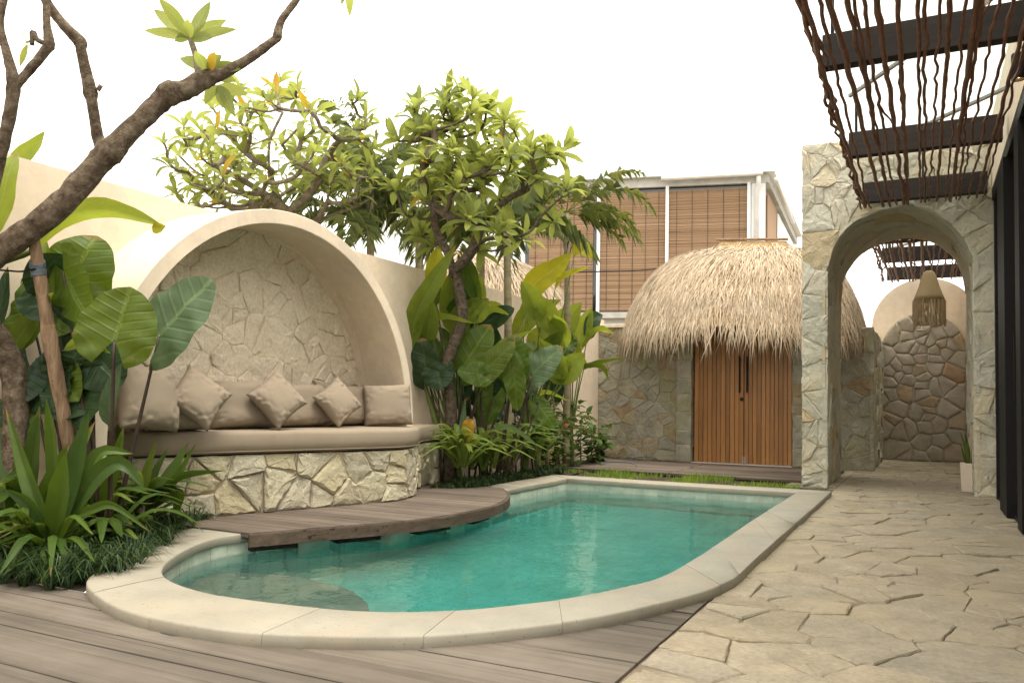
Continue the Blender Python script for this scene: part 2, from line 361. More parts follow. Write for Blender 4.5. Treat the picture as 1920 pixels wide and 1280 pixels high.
# leaves
MT['frangi'] = m_leaf('frangipani leaf', (.11,.15,.036), (.26,.29,.066), (.56,.60,.12), (.26,.29,.11), tl=0.48, vstr=.4)
MT['frangi_y'] = m_leaf('yellowing frangipani leaf', (.42,.30,.02), (.48,.24,.03), (.7,.5,.04), (.4,.3,.1), tl=0.4)
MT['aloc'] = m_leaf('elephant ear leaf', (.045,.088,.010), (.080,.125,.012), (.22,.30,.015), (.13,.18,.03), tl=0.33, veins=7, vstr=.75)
MT['aloc_speck'] = m_leaf('yellow-specked elephant ear leaf', (.065,.10,.009), (.085,.125,.010), (.24,.29,.015), (.12,.16,.03), (.19,.17,.015), tl=0.4, veins=7, vstr=.75)  # yellow-green leaf colour with scattered yellow specks
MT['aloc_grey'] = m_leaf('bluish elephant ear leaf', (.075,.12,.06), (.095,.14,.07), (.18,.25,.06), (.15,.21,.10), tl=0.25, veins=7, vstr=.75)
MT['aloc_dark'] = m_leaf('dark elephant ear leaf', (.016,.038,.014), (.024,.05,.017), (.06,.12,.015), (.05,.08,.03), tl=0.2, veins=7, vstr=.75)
MT['banana'] = m_leaf('banana leaf', (.125,.18,.022), (.20,.25,.032), (.48,.54,.05), (.22,.27,.07), tl=0.42, veins=22, vstr=.2)
MT['banana_y'] = m_leaf('yellow banana leaf', (.30,.30,.018), (.36,.33,.02), (.60,.55,.03), (.4,.4,.1), tl=0.45, veins=22, vstr=.2)
MT['strap'] = m_leaf('strap leaf', (.032,.066,.010), (.075,.12,.016), (.19,.28,.02), (.045,.08,.02), tl=0.25, veins=1, vstr=0, rough=.45)
MT['strap_lt'] = m_leaf('pale strap leaf', (.105,.155,.024), (.17,.215,.04), (.36,.44,.05), (.16,.2,.05), tl=0.35, veins=1, vstr=0)
MT['palm'] = m_strand('palm leaflet', [(.075,.10,.032),(.15,.18,.055),(.25,.28,.09)], 0.45, 0.45)
MT['palm_lt'] = m_strand('pale palm leaflet', [(.10,.13,.025),(.17,.195,.04),(.27,.27,.06)], 0.35, 0.5)
MT['shrub'] = m_leaf('shrub leaf', (.03,.07,.012), (.06,.11,.016), (.14,.24,.02), (.06,.1,.02), tl=0.25, veins=5)
MT['snake'] = m_leaf('snake plant leaf', (.06,.09,.03), (.10,.13,.04), (.2,.25,.05), None, tl=0.1)
t = NT('lamp glow'); t.p.inputs['Emission Color'].default_value = (1,.62,.25,1); t.p.inputs['Emission Strength'].default_value = 9; MT['glow'] = t.fin((1,.7,.4), 0.5)
MT['red_flower'] = m_plain('red flower', (.45,.04,.015), 0.6)
MT['hose'] = m_plain('grey hose', (.10,.12,.14), 0.5)

# ------------------------------------------------------------------ stone fields
def clip_poly(poly, p, n):
    res = []; m = len(poly)
    for i in range(m):
        a, b = poly[i], poly[(i+1) % m]
        da = (a[0]-p[0])*n[0] + (a[1]-p[1])*n[1]; db = (b[0]-p[0])*n[0] + (b[1]-p[1])*n[1]
        if da <= 0: res.append(a)
        if da * db < 0:
            t_ = da / (da - db); res.append((a[0] + (b[0]-a[0])*t_, a[1] + (b[1]-a[1])*t_))
    return res
def area2(p): return 0.5 * sum(p[i][0]*p[(i+1)%len(p)][1] - p[(i+1)%len(p)][0]*p[i][1] for i in range(len(p)))
def cells(pts, bound, keep=None, ghosts=()):
    allp = list(pts) + list(ghosts); res = []
    for i, p in enumerate(pts):
        near = sorted((q for j, q in enumerate(allp) if j != i), key=lambda q: (q[0]-p[0])**2 + (q[1]-p[1])**2)[:22]
        poly = list(bound)
        for q in near:
            d = (q[0]-p[0], q[1]-p[1])
            poly = clip_poly(poly, ((p[0]+q[0])/2, (p[1]+q[1])/2), d)
            if len(poly) < 3: break
        if len(poly) >= 3: res.append(poly)
    return res
def seeds(x0, x1, y0, y1, n, rng, relax=1, ok=None, asp=1.0, cand=2):
    """jittered, partly relaxed points; asp > 1 stretches the cells along x."""
    P = []
    bad = 0
    while len(P) < n and bad < 40000:
        best = None; bd = -1
        for _ in range(cand):
            q = (rng.uniform(x0, x1), rng.uniform(y0, y1))
            if ok and not ok(q): bad += 1; continue
            d = min((((q[0]-r_[0]) / asp)**2 + (q[1]-r_[1])**2 for r_ in P), default=9)
            if d > bd: bd = d; best = q
        if best: P.append(best)
    return P
def stone_mesh(poly, mapf, rng, gap, th, rough, seg, project=None, back=0.03, inset=0.22, pillow=0.28, tilt=1.0, name='stone', mat=None):
    if area2(poly) < 0: poly = poly[::-1]
    m = len(poly); q = list(poly)
    for i in range(m):
        a, b = poly[i], poly[(i+1) % m]; L = math.hypot(b[0]-a[0], b[1]-a[1])
        if L < 1e-5: continue
        n = ((b[1]-a[1])/L, -(b[0]-a[0])/L); g = gap * rng.uniform(0.35, 1.5)
        q = clip_poly(q, (a[0]-n[0]*g, a[1]-n[1]*g), n)
        if len(q) < 3: return None
    if abs(area2(q)) < 4e-4: return None
    pts = []; m = len(q)
    for i in range(m):
        a, b = q[i], q[(i+1) % m]; L = math.hypot(b[0]-a[0], b[1]-a[1])
        k = max(1, int(L / seg + 0.5))
        for j in range(k):
            s = j / k
            if j == 0 and L > 0.02:       # knock the corner off
                pv = q[(i-1) % m]; Lp = math.hypot(pv[0]-a[0], pv[1]-a[1]); e = min(0.004 + gap*.6, L*.3, Lp*.3)
                if Lp > 1e-4: pts.append((a[0] + (pv[0]-a[0])/Lp*e, a[1] + (pv[1]-a[1])/Lp*e))
                pts.append((a[0] + (b[0]-a[0])/L*e, a[1] + (b[1]-a[1])/L*e))
            else:
                jx = rng.uniform(-1, 1) * rough * 0.35
                pts.append((a[0] + (b[0]-a[0])*s + jx, a[1] + (b[1]-a[1])*s + jx * rng.uniform(-1, 1)))
    if project: pts = [project(p) for p in pts]
    n = len(pts); c = (sum(p[0] for p in pts)/n, sum(p[1] for p in pts)/n)
    R = math.sqrt(abs(area2(pts)) / math.pi) or 0.05
    tx, ty = rng.uniform(-1, 1) * rough / R * tilt, rng.uniform(-1, 1) * rough / R * tilt
    h0 = th * rng.uniform(0.7, 1.2)
    def H(p): return h0 + (p[0]-c[0])*tx + (p[1]-c[1])*ty + rng.uniform(-1, 1) * rough * 0.3
    def lerp(p, s): return (c[0] + (p[0]-c[0])*s, c[1] + (p[1]-c[1])*s)
    B = [mapf(p[0], p[1], -back) for p in pts]
    S = [mapf(p[0], p[1], max(0.002, H(p) - th*pillow - rough*rng.uniform(0.0, 0.4))) for p in pts]
    A = []
    for p in pts:
        pp = lerp(p, 1 - min(.6, inset * rng.uniform(0.15, 1.5))); A.append(mapf(pp[0], pp[1], max(0.004, H(p))))
    # an inner ring of half as many points makes broad chipped facets
    I = []
    for k in range(0, n, 2):
        pp = lerp(pts[k], rng.uniform(0.3, 0.6)); I.append(mapf(pp[0], pp[1], max(0.005, H(pp) + rough * rng.uniform(-.1, .5))))
    k2 = len(I); vs = B + S + A + I; fs = []
    for i in range(n):
        j = (i+1) % n
        fs += [(i, j, n+j, n+i), (n+i, n+j, 2*n+j, 2*n+i)]
    for i in range(n):
        j = (i+1) % n; a = 3*n + (i // 2) % k2; b = 3*n + ((j // 2) if j else 0) % k2
        fs.append((2*n+i, 2*n+j, b) if a == b else (2*n+i, 2*n+j, b, a))
    fs.append(tuple(3*n + k for k in range(k2)))
    mb = MB(); mb.add(vs, fs); return mb
def stone_field(polys, mapf, mat, parent, rng, name='stone', gap=0.006, th=0.03, rough=0.018, seg=0.09, project=None, back=0.03, inset=0.22, limit=300, smooth=False, pillow=0.28, tilt=1.0):
    polys = sorted(polys, key=lambda p: -abs(area2(p))); k = 0; rest = MB()
    for p in polys:
        mb = stone_mesh(p, mapf, rng, gap, th, rough, seg, project, back, inset, pillow, tilt)
        if mb is None: continue
        if k < limit: mb.build(name, mat, parent, smooth=smooth); k += 1
        else: rest.add(mb.v, mb.f)
    if rest.v: rest.build(name, mat, parent, kind='stuff')
def rect(x0, x1, y0, y1): return [(x0,y0),(x1,y0),(x1,y1),(x0,y1)]

# ------------------------------------------------------------------ layout numbers
RNG = random.Random(7)
ZC = 0.05                      # coping top
ZD = 0.06                      # bench deck top
ZW = -0.078                    # water level
WX = -4.8                      # left garden wall face
def v2(p): return (p.x, p.y)
inner = [v2(G(u, v, ZC)) for u, v in ((466,998),(400,1009),(344,1031),(306,1062),(318,1086),(400,1112),(540,1132),(700,1145),(860,1142),(1010,1127),(1100,1114),(1191,1094),(1245,1077),(1303,1046),(1342,1021),(1396,984))]
outerp = [v2(G(u, v, ZC)) for u, v in ((372,985),(320,1000),(240,1040),(165,1083),(187,1118),(260,1150),(420,1180),(600,1190),(800,1190),(1000,1172),(1130,1153),(1245,1127),(1322,1106),(1361,1090),(1384,1077),(1419,1044))]
XR_IN = -1.16; XR_OUT = -0.855
YB_IN = G(1300, 911, ZC).y; YB_OUT = YB_IN + 0.36
XL_IN = -3.66
#print('YB', YB_IN, inner, outerp)

# ground: one sheet with a pit for the pool
g = MB(); x0, x1, y0, y1, E = -4.2, -0.95, 2.3, YB_IN + 0.25, 140
for a in (((-E,-E),(E,-E),(E,y0),(-E,y0)), ((-E,y1),(E,y1),(E,E),(-E,E)), ((-E,y0),(x0,y0),(x0,y1),(-E,y1)), ((x1,y0),(E,y0),(E,y1),(x1,y1))):
    g.add([(p[0], p[1], -0.09) for p in a], [(0,1,2,3)])
g.build('ground', MT['ground'], kind='structure')

# ------------------------------------------------------------------ pool
def ring_pts():
    """matched inner / outer outline of the coping, from the deck's near corner round to its far corner"""
    ic = curve([(*p, 0) for p in inner], 96); oc = curve([(*p, 0) for p in outerp], 96)
    prs = list(zip(ic, oc))
    y = prs[-1][0].y; n = 20
    last_i, last_o = prs[-1]
    for k in range(1, n + 1):
        s = k / n
        prs.append((Vector((last_i.x + (XR_IN-last_i.x)*s, last_i.y + (YB_IN-last_i.y)*s, 0)),
                    Vector((last_o.x + (XR_OUT-last_o.x)*s, last_o.y + (YB_OUT-last_o.y)*s, 0))))
    for k in range(1, 13):
        s = k / 12; prs.append((Vector((XR_IN + (XL_IN-XR_IN)*s, YB_IN, 0)), Vector((XR_OUT + (XL_IN-.34-XR_OUT)*s, YB_OUT, 0))))
    ye = G(945, 917, ZC).y - 0.15
    for k in range(1, 9):
        s = k / 8; prs.append((Vector((XL_IN, YB_IN + (ye-YB_IN)*s, 0)), Vector((XL_IN-.34, YB_OUT + (ye-YB_OUT)*s, 0))))
    return prs
PRS = ring_pts()
cop = thing('pool_coping', (-2.4, 2.4, 0), 'rounded pale cast stone coping bordering the curved swimming pool', 'coping')
# cut the ring into stones of about 0.5 m
acc = 0; cuts = [0]
for i in range(1, len(PRS)):
    acc += ((PRS[i][0]+PRS[i][1])/2 - (PRS[i-1][0]+PRS[i-1][1])/2).length
    corner = i < len(PRS)-1 and (PRS[i][0]-PRS[i-1][0]).normalized().dot((PRS[i+1][0]-PRS[i][0]).normalized()) < 0.5
    if acc > 0.52 or corner or i == len(PRS)-1: cuts.append(i); acc = 0
def cop_prof(a, b):
    """cross-section from inner to outer edge, bullnosed"""
    d = (b - a).normalized(); W = (b - a).length; T = 0.056; r = 0.009; z = ZC; P = []
    for off, zz in ((0.004, z-T), (0, z-T+.006), (0, z-r), (r*.3, z-r*.3), (r, z)): P.append(a + d*off + Vector((0,0,zz)))
    for off, zz in ((W*.5, z+.0015), (W-r, z), (W-r*.3, z-r*.3), (W, z-r), (W, z-T+.004), (W-.004, z-T)): P.append(a + d*off + Vector((0,0,zz)))
    return P
for a, b in zip(cuts[:-1], cuts[1:]):
    seg = PRS[a:b+1]; rows = []
    jit = RNG.uniform(-.002, .002)
    for k, (i_, o_) in enumerate(seg):
        i2, o2 = i_.copy(), o_.copy()
        if k == 0: t0 = (seg[1][0]-seg[0][0]).normalized(); t1 = (seg[1][1]-seg[0][1]); t1 = t1.normalized() if t1.length > 1e-5 else t0; i2 += t0*.0008; o2 += t1*.0008
        if k == len(seg)-1: t0 = (seg[-1][0]-seg[-2][0]).normalized(); t1 = (seg[-1][1]-seg[-2][1]); t1 = t1.normalized() if t1.length > 1e-5 else t0; i2 -= t0*.0008; o2 -= t1*.0008
        rows.append([p + Vector((0,0,jit)) for p in cop_prof(i2, o2)])
    mb = MB(); n = len(rows[0]); mb.grid(rows, closed=True)
    mb.f.append(tuple(range(n))); mb.f.append(tuple((len(rows)-1)*n + k for k in range(n-1, -1, -1)))
    o = mb.build('coping_stone', MT['coping'], cop, smooth=True, fix=True)
    me = o.data
    me.set_sharp_from_angle(angle=math.radians(50)) if hasattr(me, 'set_sharp_from_angle') else None
# basin
bas = thing('pool_basin', (-2.4, 5.0, -1.3), 'green stone lined basin of the swimming pool below the coping', 'pool')
loop = [p[0] for p in PRS]
loop = loop + [Vector((XL_IN, loop[-1].y + (loop[0].y-loop[-1].y)*s, 0)) for s in (0.25, 0.5, 0.75)]
cen = sum(loop, Vector()) / len(loop)
def outset(p, d):
    return p + (p - cen).normalized() * d
wl = [outset(p, 0.030) for p in loop]; n = len(wl)
mb = MB(); mb.grid([[p + Vector((0,0,-.004)) for p in wl], [p + Vector((0,0,-1.35)) for p in wl]], closed=True)
mb.build('basin_wall', MT['pool_floor'], bas, fix=True)
mb = MB(); mb.add([p + Vector((0,0,-1.15)) for p in wl], [tuple(range(n))]); mb.build('basin_floor', MT['pool_floor'], bas)
# a curved shallow step along the near left end
SR_ = 0.98; sc_ = Vector(((-3.35), 2.9, 0)); mb = MB(); top = []; arc = []
for k in range(25):
    a = math.radians(-50 + 165 * k / 24); arc.append(sc_ + Vector((math.cos(a), math.sin(a), 0)) * SR_)
near = [p for p in wl if (p - sc_).length < 1.27]
poly = arc + sorted([outset(p, -.004) for p in near], key=lambda p: -math.atan2(p.y - cen.y, p.x - cen.x))
arcd = [p + Vector((0,0,-.5)) for p in arc]
mb.add([sc_ + Vector((-.2,0,-.5))] + arcd, [(0, i, i+1) for i in range(1, len(arcd))])
mb.add([p + Vector((0,0,-.5)) for p in arc] + [p + Vector((0,0,-1.15)) for p in arc], [(i, i+1, i+26, i+25) for i in range(24)])
big = [sc_ + Vector((math.cos(a), math.sin(a), 0)) * SR_ for a in (math.radians(115 + 195*k/16) for k in range(17))]
mb.add([sc_ + Vector((-.2,0,-.5))] + [p + Vector((0,0,-.5)) for p in big], [(0, i, i+1) for i in range(1, 17)])
mb.build('shallow_step', MT['step'], bas)
# the row of upright tiles between coping and water
seglen = 0; k = 0; prev = None
pts = [outset(p, 0.020) for p in loop] ; pts.append(pts[0])
tiles = []; cur = [pts[0]]; acc = 0
for i in range(1, len(pts)):
    a, b = pts[i-1], pts[i]; L = (b-a).length; pos = 0
    while acc + (L - pos) >= 0.135:
        pos += 0.135 - acc; q = a + (b-a)*(pos/L); cur.append(q); tiles.append(cur); cur = [q]; acc = 0
    acc += L - pos; cur.append(b)
for tpts in tiles:
    p, q = tpts[0], tpts[-1]
    d = (q-p).normalized(); nrm = (cen - (p+q)/2); nrm.z = 0; nrm = (nrm - d*nrm.dot(d)).normalized()
    pr = RNG.uniform(0, .003); sa = p + d*.0012; sb = q - d*.0012
    mb = MB(); zb = -0.16 + RNG.uniform(-.004,.004)
    mb.obox((sa+sb)/2 + Vector((0,0,(zb-.003)/2)) + nrm*(pr-.004), (sb-sa)/2, nrm*.005, Vector((0,0,(-.003-zb)/2)))
    mb.build('tile', MT['tile'], bas)
# water: closed body that runs a little into the basin's walls and floor
ww = [outset(p, 0.045) for p in loop]; n = len(ww)
mb = MB(); mb.add([p + Vector((0,0,ZW)) for p in ww] + [p + Vector((0,0,-1.25)) for p in ww],
       [tuple(range(n)), tuple(range(2*n-1, n-1, -1))] + [(i, i+n, (i+1)%n+n, (i+1)%n) for i in range(n)])
mb.build('water', MT['water'], fix=True, kind='structure')

# ------------------------------------------------------------------ stone terrace on the right
RWX = 0.66                                   # plane of the glass doors
pav = MB(); pav.box((-0.90, -1.5, -0.088), (RWX+.3, 17.2, -0.010))
pav = pav.build('pavement', MT['joint'], kind='structure')
r = random.Random(3)
P = seeds(-0.9, RWX, 2.3, 16.6, 262, r, asp=1.25, cand=2)
polys = cells(P, rect(-0.895, RWX + .02, 2.25, 16.6))
polys = [p for p in polys if not (sum(q[1] for q in p)/len(p) > 9.9 and sum(q[1] for q in p)/len(p) < 11.6 and (sum(q[0] for q in p)/len(p) < -1.05))]
stone_field(polys, lambda u, v, h: Vector((u, v, -0.02 + h)), MT['flag'], pav, r, 'flagstone', gap=0.0028, th=0.02, rough=0.0045, seg=0.05, back=0.0, inset=0.05)
P2 = seeds(-0.9, RWX, -1.3, 2.3, 40, r)
stone_field(cells(P2, rect(-0.895, RWX + .02, -1.4, 2.245)), lambda u, v, h: Vector((u, v, -0.02 + h)), MT['flag'], pav, r, 'flagstone', gap=0.0028, th=0.02, rough=0.0045, seg=0.05, back=0.0, inset=0.05)

pv = MB(); pv.box((-1.46, 9.88, -0.087), (-0.902, 13.0, -0.010)); pv = pv.build('pavement', MT['joint'], kind='structure')
stone_field(cells(seeds(-1.45, -.9, 9.9, 13, 24, r), rect(-1.45, -.897, 9.9, 13.0)), lambda u, v, h: Vector((u, v, -0.02 + h)), MT['flag'], pv, r, 'flagstone', gap=0.0028, th=0.02, rough=0.0045, seg=0.05, back=0.0, inset=0.05)
# ------------------------------------------------------------------ foreground deck
def xo(side, y):
    """x of the outer coping edge (right or left of the pool's near end) at y, a little under the coping"""
    oc = [p[1] for p in PRS[:118]]; m = min(range(len(oc)), key=lambda i: oc[i].y)
    seq = oc[m:] if side > 0 else oc[:m+1]
    best = min(seq, key=lambda p: abs(p.y - y)); return best.x - side * 0.2
ymin = min(p[1].y for p in PRS[:118])
dk = MB(); dk.add([(-7,-1.5,-.085),(-.90,-1.5,-.085),(-.90,2.3,-.085),(-7,2.3,-.085),(-1.5,2.3,-.085),(-.90,4.2,-.085),(-1.05,4.2,-.085),(-1.2,3.1,-.085)], [(0,1,4,3),(1,2,4),(4,2,5,6,7)])
deck = thing('front_deck', (-2.5, 1.5, -0.09), 'weathered grey brown timber deck in front of the pool', 'deck')
def plank(xa0, xa1, xb0, xb1, ya, yb, z, mat, parent, th=0.03, name='plank', r=RNG):
    dz = r.uniform(-.002, .002); n = 10; e = 0.003; vs = []
    rows = []
    for k in range(n + 1):
        s = k / n; xa = xa0 + (xb0-xa0)*s if False else None
        wob = [r.uniform(-.0012, .0012) for _ in range(2)]
        xl = xa0 + (xa1 - xa0) * s; xr = xb0 + (xb1 - xb0) * s
        rows.append([Vector((xl, ya + e + wob[0], z-th+dz)), Vector((xl, ya + wob[0], z-e+dz)), Vector((xl, ya + e + wob[0], z+dz)),
                     Vector((xr, yb - e + wob[1], z+dz)), Vector((xr, yb + wob[1], z-e+dz)), Vector((xr, yb - e + wob[1], z-th+dz))])
    mb = MB(); mb.grid(rows); m = 6
    mb.f.append(tuple(range(m-1, -1, -1))); mb.f.append(tuple(n*m + k for k in range(m)))
    return mb.build(name, mat, parent)
ys = [G(700,1243).y, G(237,1194).y]      # two seams read off the photo
y = -1.4
seam = []
yy = 2.125
seam = [yy + k * 0.205 for k in range(-17, 11)]
for a, b in zip(seam[:-1], seam[1:]):
    ga, gb = a + 0.003 + abs(RNG.gauss(0, .0015)), b - 0.003
    if b < ymin + 0.04:
        if RNG.random() < 0.0: pass
        plank(-6.6, -0.902, -6.6, -0.902, ga, gb, 0.0, MT['deck'], deck)
    else:
        if a < 2.45: plank(-6.6, xo(-1, a), -6.6, xo(-1, b), ga, min(gb, 2.5), 0.0, MT['deck'], deck)
        if b < 4.1: plank(xo(1, a), -0.902, xo(1, b), -0.902, ga, gb, 0.0, MT['deck'], deck)
dk.build('deck_base', MT['soil'], deck)

# ------------------------------------------------------------------ back deck and grass strip
bd = thing('back_deck', (-3, 11.4, 0), 'brown timber deck in front of the wooden double doors', 'deck')
YDK = 10.35
for k in range(12):
    a = YDK + k * 0.188
    for (xl, xr) in ((-4.78, -2.95 + RNG.uniform(-.02,.02)), (-2.94, -1.02)):
        plank(xl, xr - .004, xl, xr - .004, a + .004, a + .188, 0.035, MT['deck2'], bd, 0.03)
b_ = MB(); b_.box((-4.78, YDK+.02, -.088), (-1.02, 12.6, 0.0)); b_.build('deck_base', MT['soil'], bd)
gs = MB(); gs.add([(-4.78, YB_OUT-.05, -.02), (-1.26, YB_OUT-.05, -.02), (-1.26, YDK+.04, -.02), (-4.78, YDK+.04, -.02)], [(0,1,2,3)])
gs.build('soil', MT['soil'], kind='structure')
r = random.Random(11); mb = MB()
for _ in range(5200):
    x = r.uniform(-4.3, -1.28); y = r.uniform(YB_OUT + .0, YDK + .03)
    if noise.noise(Vector((x*2.2, y*1.3, 0))) < -0.12 + 0.25*(abs(y - (YB_OUT+YDK)/2) > .42): continue
    h = r.uniform(.03, .085) * (1.35 if noise.noise(Vector((x*1.5, 3, 0))) > 0.1 else .8); a = r.uniform(0, 6.28); d = Vector((math.cos(a), math.sin(a), 0)); w_ = .004
    s = Vector((-d.y, d.x, 0)) * w_; p = Vector((x, y, -.02)); q = p + d*h*r.uniform(.1,.5) + Vector((0,0,h))
    mb.add([p - s, p + s, (p+q)/2 + s*.8 + Vector((0,0,h*.1)), q, (p+q)/2 - s*.8 + Vector((0,0,h*.1))], [(0,1,2,3,4)])
mb.build('grass_strip', MT['grass'], kind='stuff', label='thin strip of green grass between pool and back deck', cat='grass')
# planting beds
for nm, poly in (('soil', [(-7,2.5),(-3.45,2.5),(-3.9,3.1),(-4.3,3.9),(-4.3,4.0),(-4.8,4.0),(-7,4.0)]), ('soil', [(-4.8,7.0),(-3.97,7.0),(-3.97,YB_OUT),(-4.1,YDK),(-4.2,12.6),(-4.8,12.6)])):
    mb = MB(); mb.add([(p[0], p[1], 0.0) for p in poly], [tuple(range(len(poly)))]); mb.build(nm, MT['soil'], kind='structure')

# ------------------------------------------------------------------ left garden wall and niche
WT = 2.31
NY, NZ, NRO, NRI, NXF, NXB = 4.79, 0.66, 1.665, 1.56, -4.3, -4.86
NBY, NBZ, NBR = 4.93, 0.78, 1.47
gw = thing('garden_wall', (WX, 6, 0), 'tall smooth beige plastered garden wall behind the plants on the left', 'wall')
mb = MB(); seg = []
# wall face with an arch-shaped opening for the niche (ring of quads), plus body
NA = 40; Wt = 0.22
ARO = NRO - 0.06
arc = [(NY + ARO*math.cos(math.pi*k/NA), NZ + ARO*math.sin(math.pi*k/NA)) for k in range(NA+1)]
poly = [(12.9, -.05), (12.9, WT+.01), (-1.0, WT), (-1.0, -.05), (NY-ARO, -.05)] + arc[::-1] + [(NY+ARO, -.05)]
mb.prism([(WX - Wt, p[0], p[1]) for p in poly], (Wt, 0, 0))
o = mb.build('wall_body', MT['plaster'], gw, fix=True)
bm = bmesh.new(); bm.from_mesh(o.data); bmesh.ops.triangulate(bm, faces=[f for f in bm.faces if len(f.verts) > 4]); bm.to_mesh(o.data); bm.free()
mb = MB(); mb.box((WX-Wt-.01, -1.0, WT+.012), (WX+.008, 12.9, WT+.03))
ni = thing('arched_niche', (-4.5, NY, 0), 'beige plastered arched alcove shell over the built-in daybed', 'alcove')
mb = MB(); rows = []; NS = 56
def circ(yc, zc, R, X, foot):
    P = [Vector((X, yc + R, foot))] + [Vector((X, yc + R*math.cos(math.pi*k/NS), zc + R*math.sin(math.pi*k/NS))) for k in range(NS+1)] + [Vector((X, yc - R, foot))]
    return P
e = .005
rows = [circ(NBY, NBZ, NBR, NXB, 0.3), circ((NY+NBY)/2, (NZ+NBZ)/2, (NRI+NBR)/2, (NXF+NXB)/2, 0.3), circ(NY, NZ, NRI, NXF-.03, 0.3), circ(NY, NZ, NRI, NXF-e, 0.3), circ(NY, NZ, NRI+e, NXF, 0.3), circ(NY, NZ, NRO-e, NXF, 0.3),
        circ(NY, NZ, NRO, NXF-e, 0.3), circ(NY, NZ, NRO, NXF-.03, 0.3), circ(NY, NZ, NRO+.005, -4.55, 0.3), circ(NY, NZ, NRO+.012, WX-.02, 0.3)]
mb.grid(rows); sh = mb.build('shell', MT['plaster'], ni, smooth=True, fix=True); sh.data.set_sharp_from_angle(angle=math.radians(30))
# stone back of the niche
mb = MB(); P = circ(NBY, NBZ, NBR + .05, NXB-.012, 0.3); mb.add(P, [tuple(range(len(P)))])
bk = mb.build('back_panel', MT['mortar_pale'], ni)
r = random.Random(21)
okf = lambda q: (q[1] < NBZ and abs(q[0]-NBY) < NBR+.05) or math.hypot(q[0]-NBY, q[1]-NBZ) < NBR + .03
P = seeds(NBY-NBR, NBY+NBR, 0.6, NBZ+NBR, 118, r, ok=okf)
bound = [(NBY-NBR-.01, .55), (NBY+NBR+.01, .55)] + [(NBY + (NBR+.01)*math.cos(math.pi*k/36), NBZ + (NBR+.01)*math.sin(math.pi*k/36)) for k in range(37)]
stone_field(cells(P, bound), lambda u, v, h: Vector((NXB - .01 + h, u, v)), MT['stone_niche'], bk, r, 'stone', gap=0.0022, th=0.014, rough=0.012, seg=0.045, inset=0.16, tilt=1.3)

# ------------------------------------------------------------------ daybed: stone plinth, mattress
front = [(-4.80,3.45),(-4.66,3.75),(-4.50,4.25),(-4.32,4.75),(-4.15,5.2),(-4.02,5.55),(-3.97,5.85),(-4.06,6.15),(-4.25,6.45),(-4.40,6.75),(-4.48,7.05),(-4.52,7.4),(-4.55,7.66),(-4.65,7.76),(-4.8,7.78)]
fc = curve([(*p, 0) for p in front], 200)
Ls = [0.0]
for a, b in zip(fc[:-1], fc[1:]): Ls.append(Ls[-1] + (b-a).length)
def along(s):
    s = max(0, min(Ls[-1], s)); i = max(0, min(len(fc)-2, next((k for k in range(len(Ls)-1) if Ls[k+1] >= s), len(fc)-2)))
    t_ = (s - Ls[i]) / max(1e-6, Ls[i+1]-Ls[i]); p = fc[i].lerp(fc[i+1], t_)
    a = fc[max(0, i-1)]; b = fc[min(len(fc)-1, i+2)]; d = (b - a).normalized(); return p, Vector((d.y, -d.x, 0))
ZPT, ZCT = 0.495, 0.665
pl = thing('daybed_plinth', (-4.4, 5.5, ZD), 'curved rough stone plinth carrying the daybed mattress', 'plinth')
mb = MB(); P = [p - along(Ls[i])[1]*0.035 for i, p in enumerate(fc)]
body = [Vector((p.x, p.y, -.06)) for p in P] + [Vector((-4.9, 7.78, -.06)), Vector((-4.9, 3.3, -.06))]
mb.prism(body, (0,0,ZPT+.05)); pb = mb.build('plinth_body', MT['mortar_pale'], pl, fix=True)
r = random.Random(5); LL = Ls[-1]
P = seeds(0, LL, ZD, ZPT, 58, r, asp=1.1, cand=4)
def pmap(u, v, h):
    p, n_ = along(u); return p + n_*(h - .04) + Vector((0,0,v))
stone_field(cells(P, rect(0, LL, ZD+.002, ZPT-.004)), pmap, MT['stone_plinth'], pb, r, 'stone', gap=0.004, th=0.04, rough=0.011, seg=0.045, inset=0.18, pillow=.4, tilt=1.2)
# mattress, rounded edges, slight sag and cover wrinkles
def mattress():
    mb = MB(); rows = []; n = len(fc)
    prof = [(-.05, ZPT+.004), (-.012, ZPT+.006), (.012, ZPT+.03), (.018, ZPT+.075), (.016, ZCT-.03), (.006, ZCT-.008), (-.012, ZCT), (-.12, ZCT+.004)]
    for off, z in prof:
        row = []
        for i, p in enumerate(fc):
            q, n_ = along(Ls[i]); wv = .004*noise.noise(Vector((Ls[i]*9, z*3, 1))) + .007*noise.noise(Vector((Ls[i]*30, z*2.5, 7)))*(Ls[i] < 1.9)
            row.append(q + n_*(off + wv) + Vector((0,0,z + .003*noise.noise(Vector((Ls[i]*3, 0, 4))))))
        rows.append(row)
    rows.append([Vector((min(p.x - .16, -4.6) if p.x > -4.7 else p.x-.05, p.y, ZCT+.006)) for p in fc])
    rows.append([Vector((-5.0, p.y, ZCT+.006)) for p in fc])
    mb.grid(rows); mb.f.append(tuple(k*n for k in range(len(rows)))[::-1]); mb.f.append(tuple(k*n + n-1 for k in range(len(rows))))
    return mb
ma = mattress().build('mattress', MT['fabric'], None, smooth=True, fix=True)
tag(ma, 'long taupe mattress with curved front on the stone plinth', 'mattress')
# piping lines of the mattress
mb = MB(); mb.tube([along(s)[0] + along(s)[1]*.0185 + Vector((0,0,ZPT+.022)) for s in Ls], 0.0035, 5)
mb.build('piping', MT['fabric'], ma, smooth=True)

